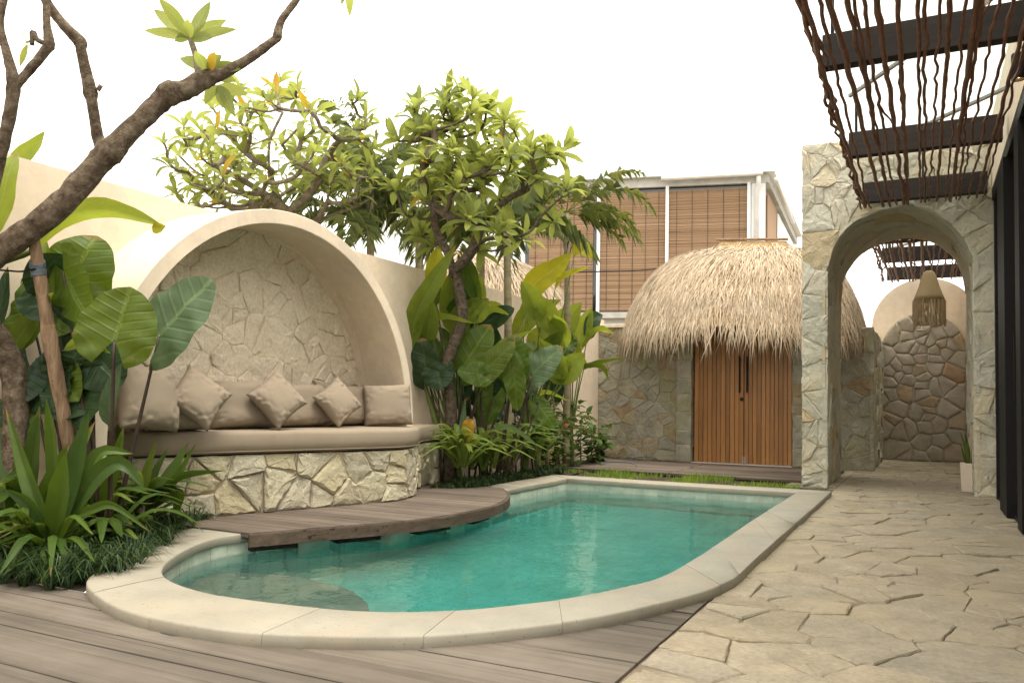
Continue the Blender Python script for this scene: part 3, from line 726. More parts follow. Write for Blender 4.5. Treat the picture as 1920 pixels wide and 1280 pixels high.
# ------------------------------------------------------------------ cushions
def cushion(w_, h_, t_, pinch=0.10, seed=0, box=0.0):
    """soft pillow in local coords: x width, z height (0..h), y thickness"""
    r = random.Random(seed); N = 26; mb = MB(); front, back = [], []
    o1, o2 = r.uniform(0, 50), r.uniform(0, 50)
    for side, rows in ((-1, front), (1, back)):
        for j in range(N+1):
            row = []
            for i in range(N+1):
                a, b = 2*i/N-1, 2*j/N-1
                a = math.copysign(abs(a)**0.8, a); b = math.copysign(abs(b)**0.8, b)
                f = (max(0, 1-abs(a)**(2.4+6*box)) * max(0, 1-abs(b)**(2.4+6*box)))**(0.46 - .2*box)
                x = a*w_/2 * (1 - pinch*(1-b*b)*abs(a)**2*(1-box)); z = b*h_/2 * (1 - pinch*(1-a*a)*abs(b)**2*(1-box))
                wr = noise.noise(Vector((a*2.2+o1, b*2.2, side))) * .02 * t_ * 4
                ed = (1 - f); wr += .45*ed*noise.noise(Vector((a*7+o2, b*7, side*3)))*(f > .02)
                row.append(Vector((x, side*(t_/2)*f*(1 + wr*2) + 0, z + h_/2)))
            rows.append(row)
    mb.grid(front); mb.grid([r_[::-1] for r_ in back])
    return mb
def place_cushion(name, mb, base, face, roll, tilt, label, group, cat='cushion', seam=True):
    """base: point of the bottom centre; face: horizontal direction the front looks to; roll: spin in its own plane; tilt: lean back"""
    f = Vector(face).normalized(); M_ = Matrix.Translation(base) @ Matrix(((-f.y, -f.x, 0, 0), (f.x, -f.y, 0, 0), (0, 0, 1, 0), (0, 0, 0, 1)))
    # local x -> right of the face, local -y -> face direction
    xa = Vector((-f.y, f.x, 0)); ya = -f; za = Vector((0,0,1))
    B = Matrix((xa, ya, za)).transposed().to_4x4()
    h_ = max(v[2] for v in mb.v)
    R_ = Matrix.Translation((0,0,h_/2)) @ Matrix.Rotation(roll, 4, 'Y') @ Matrix.Translation((0,0,-h_/2))
    T_ = Matrix.Rotation(-tilt, 4, 'X')
    vs = [B @ (T_ @ (R_ @ Vector(v))) for v in mb.v]
    zm = min(v.z for v in vs)
    m2 = MB(); m2.v = [tuple(v + Vector(base) - Vector((0,0,zm))) for v in vs]; m2.f = list(mb.f); m2.uv = [(0,0)]*len(vs)
    o = m2.build(name, MT['fabric'], None, smooth=True, fix=False)
    bm = bmesh.new(); bm.from_mesh(o.data); bmesh.ops.remove_doubles(bm, verts=bm.verts, dist=.0008); bmesh.ops.recalc_face_normals(bm, faces=bm.faces); bm.to_mesh(o.data); bm.free()
    tag(o, label, cat, group); return o
GB, GT = 'back cushions of the daybed', 'throw pillows on the daybed'
def onseat(u, v, X): p = PX(u, v, X); return Vector((X, p.y, ZCT + .002))
FX = Vector((1, -.05, 0))
CW = 0.36
for (u, X, w_, h_, sd_, lab) in ((332, -4.60, .46, .36, 1, 'taupe bolster behind the leftmost diamond throw pillow'), (455, -4.63, .60, .36, 2, 'taupe bolster between the left and middle diamond throw pillows'),
        (562, -4.63, .60, .36, 3, 'taupe bolster between the middle and right diamond throw pillows'), (650, -4.63, .56, .36, 4, 'taupe bolster beside the square pillow at the right end')):
    place_cushion('back_cushion', cushion(w_, h_, .26, .03, sd_, 0.45), onseat(u, 790, X), FX, 0, math.radians(12), lab, GB)
for (u, X, sd_, rl, sz, lab) in ((378, -4.40, 11, 38, .36, 'leftmost diamond-turned taupe throw pillow on the daybed'), (527, -4.36, 12, 52, .36, 'middle diamond-turned taupe throw pillow on the daybed'), (640, -4.36, 13, 54, .34, 'right diamond-turned taupe throw pillow on the daybed')):
    place_cushion('throw_pillow', cushion(sz, sz, .17, .10, sd_), onseat(u, 795, X), Vector((1, -.35, 0)), math.radians(rl), math.radians(22), lab, GT)
place_cushion('square_pillow', cushion(.50, .44, .2, .07, 21, .1), onseat(285, 795, -4.42), Vector((.9, .15, 0)), math.radians(4), math.radians(14), 'large upright taupe pillow at the left end of the daybed', GB)
place_cushion('square_pillow', cushion(.44, .38, .2, .06, 22, .2), onseat(727, 795, -4.34), Vector((.68, -.74, 0)), math.radians(-3), math.radians(10), 'square taupe pillow leaning against the right foot of the arch', GB)

# ------------------------------------------------------------------ curved deck in front of the daybed
dk = thing('daybed_deck', (-4, 5, 0), 'brown curved timber deck overhanging the pool below the daybed', 'deck')
edge = [G(u, v, ZD) for u, v in ((466,999),(530,994),(600,988),(680,982),(760,975),(830,966),(900,953),(938,941),(951,930),(948,921),(938,914))]
ec = curve(edge, 60)
def xe(y):
    for a, b in zip(ec[:-1], ec[1:]):
        if a.y <= y <= b.y: return a.x + (b.x-a.x)*(y-a.y)/max(1e-6, b.y-a.y)
    return ec[0].x if y < ec[0].y else ec[-1].x
y = ec[0].y; yend = ec[-1].y
while y < yend - .01:
    yb = min(y + 0.142, yend); n = 6
    lo = [Vector((-4.75 if y > 4.6 else -4.45, yy_, 0)) for yy_ in (y + .003, yb - .002)]
    rt = [Vector((xe(y + .003 + (yb - y - .005)*k/n), y + .003 + (yb - y - .005)*k/n, 0)) for k in range(n+1)]
    poly = [lo[0]] + rt + [lo[1]]; dz = RNG.uniform(-.0015,.0015)
    mb = MB(); mb.prism([p + Vector((0,0,ZD-.03+dz)) for p in poly], (0,0,.03)); mb.build('plank', MT['deck2'], dk, fix=True)
    y = yb
mb = MB(); rows = []
for k, p in enumerate(ec):
    a = ec[max(0,k-1)]; b = ec[min(len(ec)-1,k+1)]; d = (b-a).normalized(); n_ = Vector((d.y,-d.x,0))
    rows.append([Vector((p.x,p.y,0)) + n_*o_ + Vector((0,0,z_)) for o_, z_ in ((.002,ZD-.005),(.022,ZD-.004),(.024,ZD-.012),(.024,ZD-.085),(.002,ZD-.087))])
half = 42
for a, b in ((0, half), (half, len(rows)-1)):
    mb = MB(); mb.grid([[q for q in r_] for r_ in rows[a:b+1]], closed=True); mb.f.append(tuple(range(5))); mb.f.append(tuple((b-a)*5 + k for k in range(4,-1,-1)))
    mb.build('fascia_board', MT['fascia'], dk, fix=True)
mb = MB(); mb.add([Vector((p.x-.03, p.y, ZD-.034)) for p in ec] + [Vector((-4.75, yend, ZD-.034)), Vector((-4.75, ec[0].y, ZD-.034))], [tuple(range(len(ec)+2))]); mb.build('deck_underside', MT['fascia'], dk)
for (ua, ub) in ((474, 560), (645, 727), (798, 860), (900, 930)):  # dark boxes standing in for the shaded gaps under the fascia
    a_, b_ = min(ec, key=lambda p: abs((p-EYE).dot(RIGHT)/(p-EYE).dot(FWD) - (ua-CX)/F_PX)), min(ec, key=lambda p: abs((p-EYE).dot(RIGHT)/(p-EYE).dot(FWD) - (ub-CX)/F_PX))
    d_ = (b_ - a_).normalized(); n_ = Vector((d_.y, -d_.x, 0)); mb = MB(); cc = (a_ + b_)/2; mb.obox(Vector((cc.x, cc.y, -.046)) - n_*.24, (b_-a_)/2, n_*.19, Vector((0,0,.020))); mb.build('gap_shade', MT['dark_wood'], dk)
for yy_ in (4.35, 4.95, 5.55, 6.1):
    mb = MB(); mb.box((XL_IN-.03, yy_-.14, -.3), (xe(yy_)-.12, yy_+.14, ZD-.036)); mb.build('support_block', MT['tile'], dk)

# ------------------------------------------------------------------ back stone wall
YBW = 12.64; BWT = 2.16
XD0, XD1 = G(1301,870).x, G(1487,878).x           # door opening
bwall = thing('back_wall', (-4.1, YBW+.1, 0), 'mossy split stone wall left of the wooden doors', 'wall')
mb = MB(); mb.box((WX-.1, YBW+.02, -.05), (XD0-.24, YBW+.24, BWT)); bb = mb.build('wall_body', MT['mortar'], bwall)
r = random.Random(31)
P = seeds(WX, XD0-.26, 0, BWT, 88, r)
stone_field(cells(P, rect(WX-.05, XD0-.262, 0.036, BWT)), lambda u, v, h: Vector((u, YBW + .022 - h, v)), MT['stone_wall'], bb, r, 'stone', gap=0.002, th=0.015, rough=0.010, seg=0.06, inset=0.12)
mb = MB(); mb.box((WX, YBW-.03, BWT+.002), (XD0-.1, YBW+.28, BWT+.06)); mb.build('wall_cap', MT['mortar_pale'], bwall, bevel=.008)

# gatehouse: two pillars, side wall of the passage
YPF = 12.52
HX = G(1640,884).x; YH = G(1640,884).y
gh = thing('gatehouse', (-2.4, 12.8, 0), 'small stone gatehouse with coursed pillars around the double doors', 'gatehouse')
for (xa, xb) in ((XD0-.255, XD0-.015), (XD1+.02, XD1+.30)):
    mb = MB(); mb.box((xa+.02, YPF+.02, -.05), (xb-.02, 13.0, 2.3)); pb = mb.build('pillar', MT['mortar_pale'], gh)
    z = 0.036
    while z < 2.25:
        h = RNG.uniform(.17, .30)
        stone_field([rect(xa, xb, z, min(2.3, z+h))], lambda u, v, h_: Vector((u, YPF + .02 - h_, v)), MT['stone_wall'], pb, RNG, 'stone', gap=.004, th=.02, rough=.012, seg=.08, inset=.12)
        z += h
    # reveal side towards the door
    xs = xb if xb < XD1 else xa; sg = 1 if xb < XD1 else -1; z = 0.036
    while z < 2.25:
        h = RNG.uniform(.17, .30)
        stone_field([rect(YPF+.0, 12.74, z, min(2.3, z+h))], lambda u, v, h_: Vector((xs + sg*(h_-.02), u, v)), MT['stone_wall'], pb, RNG, 'stone', gap=.004, th=.018, rough=.008, seg=.08, inset=.1)
        z += h
XPW0 = XD1+.32
mb = MB(); mb.box((XPW0, YH+.03, -.05), (HX-.025, 16.1, 2.10)); pb = mb.build('passage_wall', MT['mortar'], gh)
r = random.Random(41)
stone_field(cells(seeds(XPW0, HX, 0, 2.1, 34, r), rect(XPW0, HX, 0, 2.10)), lambda u, v, h: Vector((u, YH + .03 - h, v)), MT['stone_wall'], pb, r, 'stone', gap=.003, th=.014, rough=.010, seg=.06, inset=.14)
stone_field(cells(seeds(YH, 16, 0, 2.1, 62, r), rect(YH, 16.05, 0, 2.10)), lambda u, v, h: Vector((HX - .03 + h, u, v)), MT['stone_wall'], pb, r, 'stone', gap=.004, th=.018, rough=.016, seg=.06, inset=.2)

mb = MB(); mb.box((XD0-.2, 12.80, -.05), (XD1+.3, 12.95, 2.3)); mb.build('dark_backing', MT['fascia'], gh)  # dark backing added to stop sky shining through the door gap
# doors: each leaf of upright teak slats
YDR = 12.66; mid = (XD0+XD1)/2 + .03
DT = 2.2
def door_leaf(xa, xb, label, hx, lock):
    d = thing('wooden_door', ((xa+xb)/2, YDR, .04), label, 'door', 'pair of wooden entrance doors')
    mb = MB(); mb.box((xa, YDR+.028, .045), (xb, YDR+.05, DT)); mb.build('door_core', MT['teak'], d)
    n = 11; wd = (xb-xa)/n
    for k in range(n):
        mb = MB(); x0 = xa + k*wd + .0035; x1 = xa + (k+1)*wd - .0035; z = RNG.uniform(-.002,.002)
        mb.box((x0, YDR+z, .045), (x1, YDR+.0285, DT)); mb.build('slat', MT['teak'], d, bevel=.003)
    z0, z1 = PY(hx, 736, YDR).z, PY(hx, 668, YDR).z; X = PY(hx, 700, YDR).x
    mb = MB(); mb.tube([(X, YDR-.055, z0), (X, YDR-.055, z1)], .013, 10)
    h = mb.build('handle', MT['black'], d)
    for z in (z0+.06, z1-.06):
        mb = MB(); mb.tube([(X, YDR-.055, z), (X, YDR+.005, z)], .009, 8); mb.build('standoff', MT['black'], h)
    if lock:
        c = PY(1391, 748, YDR); mb = MB(); mb.tube([(c.x, YDR-.016, c.z), (c.x, YDR+.004, c.z)], .028, 16); mb.build('lock', MT['black'], d)
    mb = MB(); mb.box((xa if not lock else xb-.02, YDR-.004, .05), ((xa+.02) if not lock else xb, YDR+.0, .16)); mb.build('bolt_plate', MT['grey_metal'], d)
door_leaf(XD0, mid-.004, 'left leaf of the orange teak slatted double door', 1388, True)
door_leaf(mid+.004, XD1, 'right leaf of the orange teak slatted double door', 1402, False)
ds = MB(); ds.box((XD0-.01, 12.5, .036), (XD1+.02, 12.72, .043)); tag(ds.build('door_sill', MT['pipe']), 'thin pale sill under the wooden double doors', 'sill')

# ------------------------------------------------------------------ thatched roofs
def thatch(name, label, ridge, eave, drop, n_strand, seed, xpow=1.0, parts=True, strand_len=.38, sw=.0075, hang=.16, arc=(0, 2*math.pi)):
    """ridge: two points; eave(a) -> point on the eave for angle a; profile bulges outward"""
    r = random.Random(seed); A, B = map(Vector, ridge)
    th = thing(name, (A+B)/2 - Vector((0,0,1.2)), label, 'roof')
    mid_ = (A+B)/2
    def rp(a):
        s = max(-1, min(1, math.cos(a)*1.6)); return mid_ + (B-A)*0.5*s
    def S(a, t):
        R_ = rp(a); E_ = eave(a); p = R_.lerp(E_, t); p.z = R_.z - (R_.z - E_.z) * (0.09*(1-math.exp(-t/.05)) + 0.20*t + 0.71*t**3.8); return p
    na, nt_ = 64, 14
    mb = MB(); mb.grid([[S(arc[0] + (arc[1]-arc[0])*i/na, j/nt_) for i in range(na+1)] for j in range(nt_+1)])
    mb.build('underlayer', MT['thatch_base'], th, smooth=True)
    mb = MB()
    for k in range(n_strand):
        a = r.uniform(*arc); t0 = r.uniform(0, 1.0)**0.62
        if k < n_strand*0.22: t0 = r.uniform(.80, 1.0)
        p = S(a, t0); q = S(a, min(1, t0 + .05)) if t0 < .97 else p + (S(a,1)-S(a,.9))*.5
        d = (q - p).normalized()
        if t0 > .86: d = (d + Vector((0,0,-1)) * (t0-.82)*5).normalized()
        tang = (S(a + .02, t0) - S(a - .02, t0)).normalized(); nrm = tang.cross(d); nrm = nrm if nrm.z > 0 or t0 > .8 else -nrm
        c_ = p - mid_; c_.z = 0
        if nrm.dot(c_) < 0: nrm = -nrm
        L = strand_len * r.uniform(.5, 1.25) * (1 if t0 < .85 else r.uniform(.5, 1.05)*hang/.16)
        d = (d + tang * r.gauss(0, .19)).normalized()
        lift = r.uniform(.01, .05); w_ = sw * r.uniform(.6, 1.5)
        a0 = p + nrm * r.uniform(.0, .03); m_ = a0 + d*L*.5 + nrm*lift*.6; e_ = a0 + d*L + nrm*lift*.5 + Vector((0,0,-L*.07)) + tang*r.gauss(0,.02)
        s_ = tang * w_
        mb.add([a0 - s_, a0 + s_, m_ + s_, e_, m_ - s_], [(0,1,2,4), (4,2,3)])
    mb.build('strands', MT['thatch'], th, kind='stuff')
    return th, S
RA, RB = PY(1352, 452, 13.7), PY(1474, 452, 13.7)
EL, ER = PY(1160, 632, 13.0), PY(1622, 640, 13.0)
EZ = PY(1330, 618, 11.95).z
ecx = (EL.x + ER.x)/2; erx = (ER.x - EL.x)/2
def eave1(a):
    c_, s_ = math.cos(a), math.sin(a); k = 2/2.6
    x = ecx + erx * math.copysign(abs(c_)**k, c_); y = 13.55 + 1.6*math.copysign(abs(s_)**k, s_)
    return Vector((x, y, EZ - .0 + .05*abs(s_)))
th1, S1 = thatch('thatched_roof', 'shaggy golden thatched roof over the gatehouse doors', (RA, RB), eave1, 1, 30000, 51, sw=.0048, hang=.22)
mb = MB(); mb.tube([RA + Vector((-.08,0,.03)), RB + Vector((.03,0,.03))], .022, 8); mb.build('ridge_pole', MT['pole'], th1)
NA_, NB_ = PD(850, 470, 15.5), PD(905, 470, 15.0)
def eave2(a):
    c_, s_ = math.cos(a), math.sin(a); p = PD(955, 575, 14.8); return Vector((p.x + 1.55*c_ - .6, p.y + 1.5*s_ + .6, p.z - .1))
thatch('thatched_roof', 'pale thatched roof of the neighbour showing above the garden wall', (NA_, NB_), eave2, 1, 8000, 52, sw=.007)

# ------------------------------------------------------------------ stone archway
YA0 = 9.86; YA1 = 11.75
AXL, AXR = PY(1552, 700, YA0).x, PY(1825, 700, YA0).x
AC = (AXL+AXR)/2; AR = (AXR-AXL)/2; AZ = PY(1690, 389, YA0).z - AR
X0A = PY(1503, 600, YA0).x; X1A = RWX + .06; AT = PY(1503, 272, YA0).z
aw = thing('stone_archway', (AC, YA0, 0), 'tall pale split stone wall with a round arched passage', 'archway')
NA = 32
arc = [(AC + AR*math.cos(math.pi*k/NA), AZ + AR*math.sin(math.pi*k/NA)) for k in range(NA+1)]
poly = [(AXR, -.05), (X1A, -.05), (X1A, AT), (X0A, AT), (X0A, -.05), (AXL, -.05)] + arc[::-1]
mb = MB(); e = .03
poly2 = [(AXR+e, -.05), (X1A, -.05), (X1A, AT-.005), (X0A+e*.3, AT-.005), (X0A+e*.3, -.05), (AXL-e, -.05)] + [(AC + (AR+e)*math.cos(math.pi*k/NA), AZ + (AR+e)*math.sin(math.pi*k/NA)) for k in range(NA, -1, -1)]
mb.prism([(p[0], YA0+.03, p[1]) for p in poly2], (0, YA1-YA0-.06, 0))
ab = mb.build('wall_body', MT['mortar_pale'], aw, fix=True)
bm = bmesh.new(); bm.from_mesh(ab.data); bmesh.ops.triangulate(bm, faces=[f for f in bm.faces if len(f.verts) > 4]); bm.to_mesh(ab.data); bm.free()
def inhole(q): return (q[1] <= AZ and AXL < q[0] < AXR) or math.hypot(q[0]-AC, q[1]-AZ) < AR and q[1] > AZ - .01
def pushout(p):
    m_ = .002
    if p[1] <= AZ:
        if AXL - m_ < p[0] < AC: return (AXL - m_, p[1])
        if AC <= p[0] < AXR + m_: return (AXR + m_, p[1])
        return p
    d = math.hypot(p[0]-AC, p[1]-AZ)
    if d < AR + m_: return (AC + (p[0]-AC)/d*(AR+m_), AZ + (p[1]-AZ)/d*(AR+m_))
    return p
r = random.Random(61)
P = seeds(X0A, X1A, 0, AT, 84, r, ok=lambda q: not inhole(q) and math.hypot(q[0]-AC, max(0, q[1]-AZ)) > AR + .07, asp=1.15)
gh_ = []
for q in P:
    if q[1] <= AZ:
        gh_.append((2*AXL - q[0], q[1]) if q[0] < AC else (2*AXR - q[0], q[1]))
    else:
        d = math.hypot(q[0]-AC, q[1]-AZ); k = (2*AR - d)/d
        if 2*AR - d > -.2: gh_.append((AC + (q[0]-AC)*k, AZ + (q[1]-AZ)*k))
gh_ = [q for q in gh_ if inhole(q)]
stone_field(cells(P, rect(X0A, X1A, 0.0, AT), ghosts=gh_), lambda u, v, h: Vector((u, YA0 + .031 - h, v)), MT['stone_arch'], ab, r, 'stone', gap=.002, th=.02, rough=.017, seg=.05, project=pushout, inset=.16)
# stones lining the passage: up one jamb, round the soffit, down the other
Lj = AZ; La = math.pi*AR; LT = 2*Lj + La
def smap(u, v, h):
    h = h - .03
    if u < Lj: return Vector((AXL + h, v, u))
    if u < Lj + La:
        a = math.pi - (u-Lj)/AR; return Vector((AC + (AR-h)*math.cos(a), v, AZ + (AR-h)*math.sin(a)))
    return Vector((AXR - h, v, LT - u))
P = seeds(0, LT, YA0, YA1, 90, r)
stone_field(cells(P, rect(0, LT, YA0+.01, YA1)), smap, MT['stone_arch'], ab, r, 'stone', gap=.002, th=.018, rough=.014, seg=.05, inset=.14)

# end wall of the passage: beige plaster arch, grey stone arch in front
YE = 16.15
ew = thing('passage_end_wall', (.1, YE, 0), 'beige plastered wall with a rounded top at the end of the passage', 'wall')
c2 = PY(1735, 600, YE); BL = PY(1634, 600, YE).x; BR_ = c2.x*2 - BL; BTZ = PY(1725, 521, YE).z
br = (BR_-BL)/2; bc = (BR_+BL)/2; bz = BTZ - br
poly = [(BL, 0), (BR_, 0)] + [(bc + br*math.cos(math.pi*k/30), bz + br*math.sin(math.pi*k/30)) for k in range(31)]
mb = MB(); mb.prism([(p[0], YE+.06, p[1]) for p in poly], (0, .25, 0)); mb.build('wall_body', MT['plaster'], ew, fix=True)
es = thing('stone_arch_panel', (.1, YE, 0), 'grey stone arched panel at the end of the passage behind the pendant', 'wall')
SL, SR = PY(1652, 700, YE).x, PY(1812, 700, YE).x; SR = max(SR, SL + 1.25); sr = (SR-SL)/2; scx = (SL+SR)/2; sz = PY(1735, 587, YE).z - sr
bound = [(SL, 0), (SR, 0)] + [(scx + sr*math.cos(math.pi*k/30), sz + sr*math.sin(math.pi*k/30)) for k in range(31)]
mb = MB(); mb.prism([(p[0], YE-.01, p[1]) for p in bound], (0, .065, 0)); pb = mb.build('panel_body', MT['mortar'], es, fix=True)
r = random.Random(71)
P = seeds(SL, SR, 0, sz+sr, 62, r, ok=lambda q: q[1] < sz or math.hypot(q[0]-scx, q[1]-sz) < sr)
stone_field(cells(P, bound), lambda u, v, h: Vector((u, YE - .012 - h, v)), MT['stone_end'], pb, r, 'stone', gap=.007, th=.018, rough=.010, seg=.06, inset=.22, pillow=.36, smooth=True)
# shower head under the pendant
c = PY(1728, 622, YE); sh = MB(); sh.tube([(c.x, YE-.04, c.z+.05), (c.x, YE-.28, c.z+.06), (c.x, YE-.32, c.z+.02)], .012, 8)
so_ = sh.build('shower_head', MT['grey_metal'], None, smooth=True); tag(so_, 'small metal shower head on the far stone panel', 'shower')
mb = MB(); mb.lathe([(.0,.03),(.03,.025),(.10,.008),(.10,0),(0,0)], (c.x, YE-.32, c.z-.01), 20); mb.build('rose', MT['grey_metal'], so_)

# ------------------------------------------------------------------ pergola of wavy branches
def wavy(p, q, rad, r, amp=.022, n=26, taper=.25):
    pts = []; o1, o2 = r.uniform(0, 90), r.uniform(0, 90); fr = r.uniform(1.6, 3.4)
    L = (q-p).length
    for k in range(n+1):
        s = k/n; b = p.lerp(q, s)
        b = b + Vector((amp*(noise.noise(Vector((s*L*fr, o1, 0))) + .7*noise.noise(Vector((s*L*fr*2.4, o1, 5)))), 0, .6*amp*noise.noise(Vector((s*L*fr, o2, 3))) ))
        pts.append(b)
    rads = [rad*(1.1 - taper*(k/n))*(1 + .28*noise.noise(Vector((k*.8, o1, 9)))) for k in range(n+1)]
    mb = MB(); mb.tube(pts, rads, 7)
    if r.random() < .2 and n > 8:      # a forked side twig
        k = r.randint(2, n-6); m_ = r.randint(4, 6); s_ = r.choice((-1, 1)); tw = [pts[k]] + [pts[min(n, k+j)] + Vector((s_*.012*j + r.gauss(0,.004), 0, .004*j)) for j in range(1, m_)]
        mb.tube(tw, [rads[k]*.75*(1 - .5*j/m_) for j in range(m_)], 6)
    return mb
def pergola(label, ybeams, xl, xr, zb, y0, y1, nbr, seed, first):
    r = random.Random(seed)
    pg = thing('pergola', ((xl+xr)/2, (y0+y1)/2, zb), label, 'pergola')
    for yb in ybeams:
        mb = MB(); mb.box((xl, yb, zb), (xr, yb+.10, zb+.22)); mb.build('beam', MT['dark_wood'], pg, bevel=.004)
    for k in range(nbr):
        x = xl + (xr-xl)*(k+.3+r.uniform(0,.35))/nbr; rad = r.choice((.010, .012, .015, .019))
        ye = y1 + r.uniform(-.06, .03)
        p = Vector((x + r.gauss(0,.02), y0 + r.uniform(0, .1), zb - rad - .004)); q = Vector((x + r.gauss(0,.035), ye, zb - rad - .004))
        wavy(p, q, rad, r, amp=.019 if rad < .014 else .014, n=int(9*(y1-y0))).build('branch', MT['vine'], pg, smooth=True)
    for k in range(3):       # a bundle along the free edge
        p = Vector((xl - .03 + r.gauss(0,.02), y0, zb - .02 + .012*k)); q = Vector((xl - .02 + r.gauss(0,.02), y1, zb - .02 + .012*k))
        wavy(p, q, .013, r, amp=.04, n=int(9*(y1-y0))).build('branch', MT['vine'], pg, smooth=True)
    mb = MB(); mb.box((xl-.02, y0, zb+.55), (RWX+.1, y1, zb+.562)); mb.build('glass_roof', MT['glass'], pg)
    for yb in ybeams[:-1]:
        mb = MB(); mb.tube([(xl+.06, yb+.05, zb+.22), (xl+.06, yb+.05, zb+.55)], .012, 8); mb.build('post', MT['black'], pg)
    mb = MB(); mb.tube([((xl+xr)/2, ybeams[-1]+.05, zb+.22), ((xl+xr)/2, ybeams[-1]+.05, zb+.55)], .010, 8); mb.build('post', MT['black'], pg)
    for a, b in zip(ybeams[:-1], ybeams[1:]):
        mb = MB(); mb.tube([(xl+.02, b-.1, zb+.52), (xr+.05, a+.25, zb+.52)], .022, 6); mb.build('brace', MT['grey_metal'], pg)
    return pg
ZB = PY(1615, 384, YA0-.12).z
xl_ = PY(1618, 384, YA0-.12).x
yb2, yb1 = G(1740, 277, ZB).y, G(1720, 98, ZB).y
pergola('dark beams and wavy brown branches forming the pergola before the archway', [yb1-2.1, yb1, yb2, YA0-.22], xl_, RWX-.06, ZB, 2.6, YA0-.03, 20, 81, True)
ya_, yb_ = G(1740, 487, ZB).y, G(1740, 521, ZB).y
pergola('second branch pergola seen through the stone arch above the pendant', [ya_-1.6, ya_, min(yb_, YE-.15)], PY(1655, 500, 14).x, RWX-.06, ZB, YA1+.1, min(yb_, YE-.15)+.12, 19, 82, False)

# ------------------------------------------------------------------ glazed doors on the right
gd = thing('glazed_door_wall', (RWX, 7, 0), 'black framed sliding glass door wall along the right edge', 'door')
def frame(y0, y1, z0=0.0, z1=3.1, x0=RWX, x1=RWX+.07, nm='door_frame'):
    mb = MB(); mb.box((x0, y0, z0), (x1, y1, z1)); return mb.build(nm, MT['black'], gd, bevel=.003)
y_ = lambda u: PX(u, 900, RWX).y
frame(YA0-.16, YA0-.06, 0.0); frame(y_(1897), y_(1884), 0.0, 3.1, RWX-.04, RWX+.05)
frame(y_(1920)-.05, y_(1913), 0.0, 3.1, RWX-.02, RWX+.06)
frame(4.9, 5.02); frame(3.2, 3.32)
mb = MB(); mb.box((RWX+.012, 1.0, 0.002), (RWX+.16, YA0-.165, .035)); mb.build('sill_track', MT['black'], gd)
mb = MB(); mb.box((RWX-.012, 1.0, 3.103), (RWX+.16, YA0-.05, 3.20)); mb.build('head_track', MT['black'], gd)
for a, b, x in ((1.0, 4.89, .03), (5.03, y_(1920)-.06, .03), (y_(1913)+.01, y_(1897)-.01, .045), (y_(1884)+.01, YA0-.17, .055)):
    if b > a + .05:
        mb = MB(); mb.box((RWX+x, a, .04), (RWX+x+.012, b, 3.1)); mb.build('pane', MT['glass'], gd)
        mb = MB(); mb.box((RWX+x-.01, a, .036), (RWX+x+.03, b, .16)); mb.build('bottom_rail', MT['black'], gd)
mb = MB(); mb.box((RWX-.03, y_(1913)+.04, 1.0), (RWX-.005, y_(1913)+.065, 1.5)); mb.build('pull_handle', MT['black'], gd)
fw = thing('upper_facade', (RWX, 6, 3.2), 'beige plastered band above the glass doors on the right', 'wall')
mb = MB(); mb.box((RWX-.02, -1.0, 3.205), (RWX+.3, YA0-.04, 3.95)); mb.build('band', MT['plaster'], fw)
mb = MB(); mb.box((RWX+.02, YA1+.0, -.05), (RWX+.3, 16.5, 3.95)); mb.build('passage_shade_wall', MT['plaster'], fw)  # unseen run of house wall, added to keep sun off the passage floor
rm = thing('house_interior', (1.8, 6, 0), 'dim room behind the black framed glass doors', 'room')
mb = MB(); mb.box((3.0, -1, -.05), (3.1, 10, 3.3)); mb.build('back_wall', MT['plaster'], rm)
mb = MB(); mb.box((RWX+.3, 9.7, -.05), (3.0, 9.8, 3.3)); mb.build('end_wall', MT['stone_end'], rm)
mb = MB(); mb.box((RWX+.165, -1, -.08), (3.0, 9.7, .0)); mb.build('floor', MT['concrete'], rm)
mb = MB(); mb.box((RWX+.31, -1, 3.3), (3.1, 9.8, 3.4)); mb.build('ceiling', MT['plaster'], rm)
# wall lamp near the top right corner
p = PX(1910, 128, RWX-.07)
wlamp = thing('wall_lamp', p, 'black cylinder wall lamp with warm bulb at the top right', 'lamp')
mb = MB(); mb.lathe([(.0,.10),(.042,.10),(.045,.09),(.045,-.08),(.038,-.08),(.038,.07),(0,.07)], p, 20); mb.build('housing', MT['black'], wlamp, smooth=False)
mb = MB(); mb.lathe([(0,.012),(.022,.006),(.03,-.01),(.022,-.03),(0,-.036)], p + Vector((0,0,-.03)), 14); mb.build('bulb', MT['glow'], wlamp, smooth=True)
mb = MB(); mb.box((p.x+.04, p.y-.015, p.z-.02), (RWX+.0, p.y+.015, p.z+.02)); mb.build('bracket', MT['black'], wlamp)
ll = bpy.data.lights.new('lamp_light', 'POINT'); ll.energy = 3; ll.color = (1,.6,.28); ll.shadow_soft_size = .03
lo = bpy.data.objects.new('lamp_light', ll); COL.objects.link(lo); lo.location = p + Vector((-.0,0,.16))
lo.parent = wlamp; lo.location = Vector((0, 0, .15))

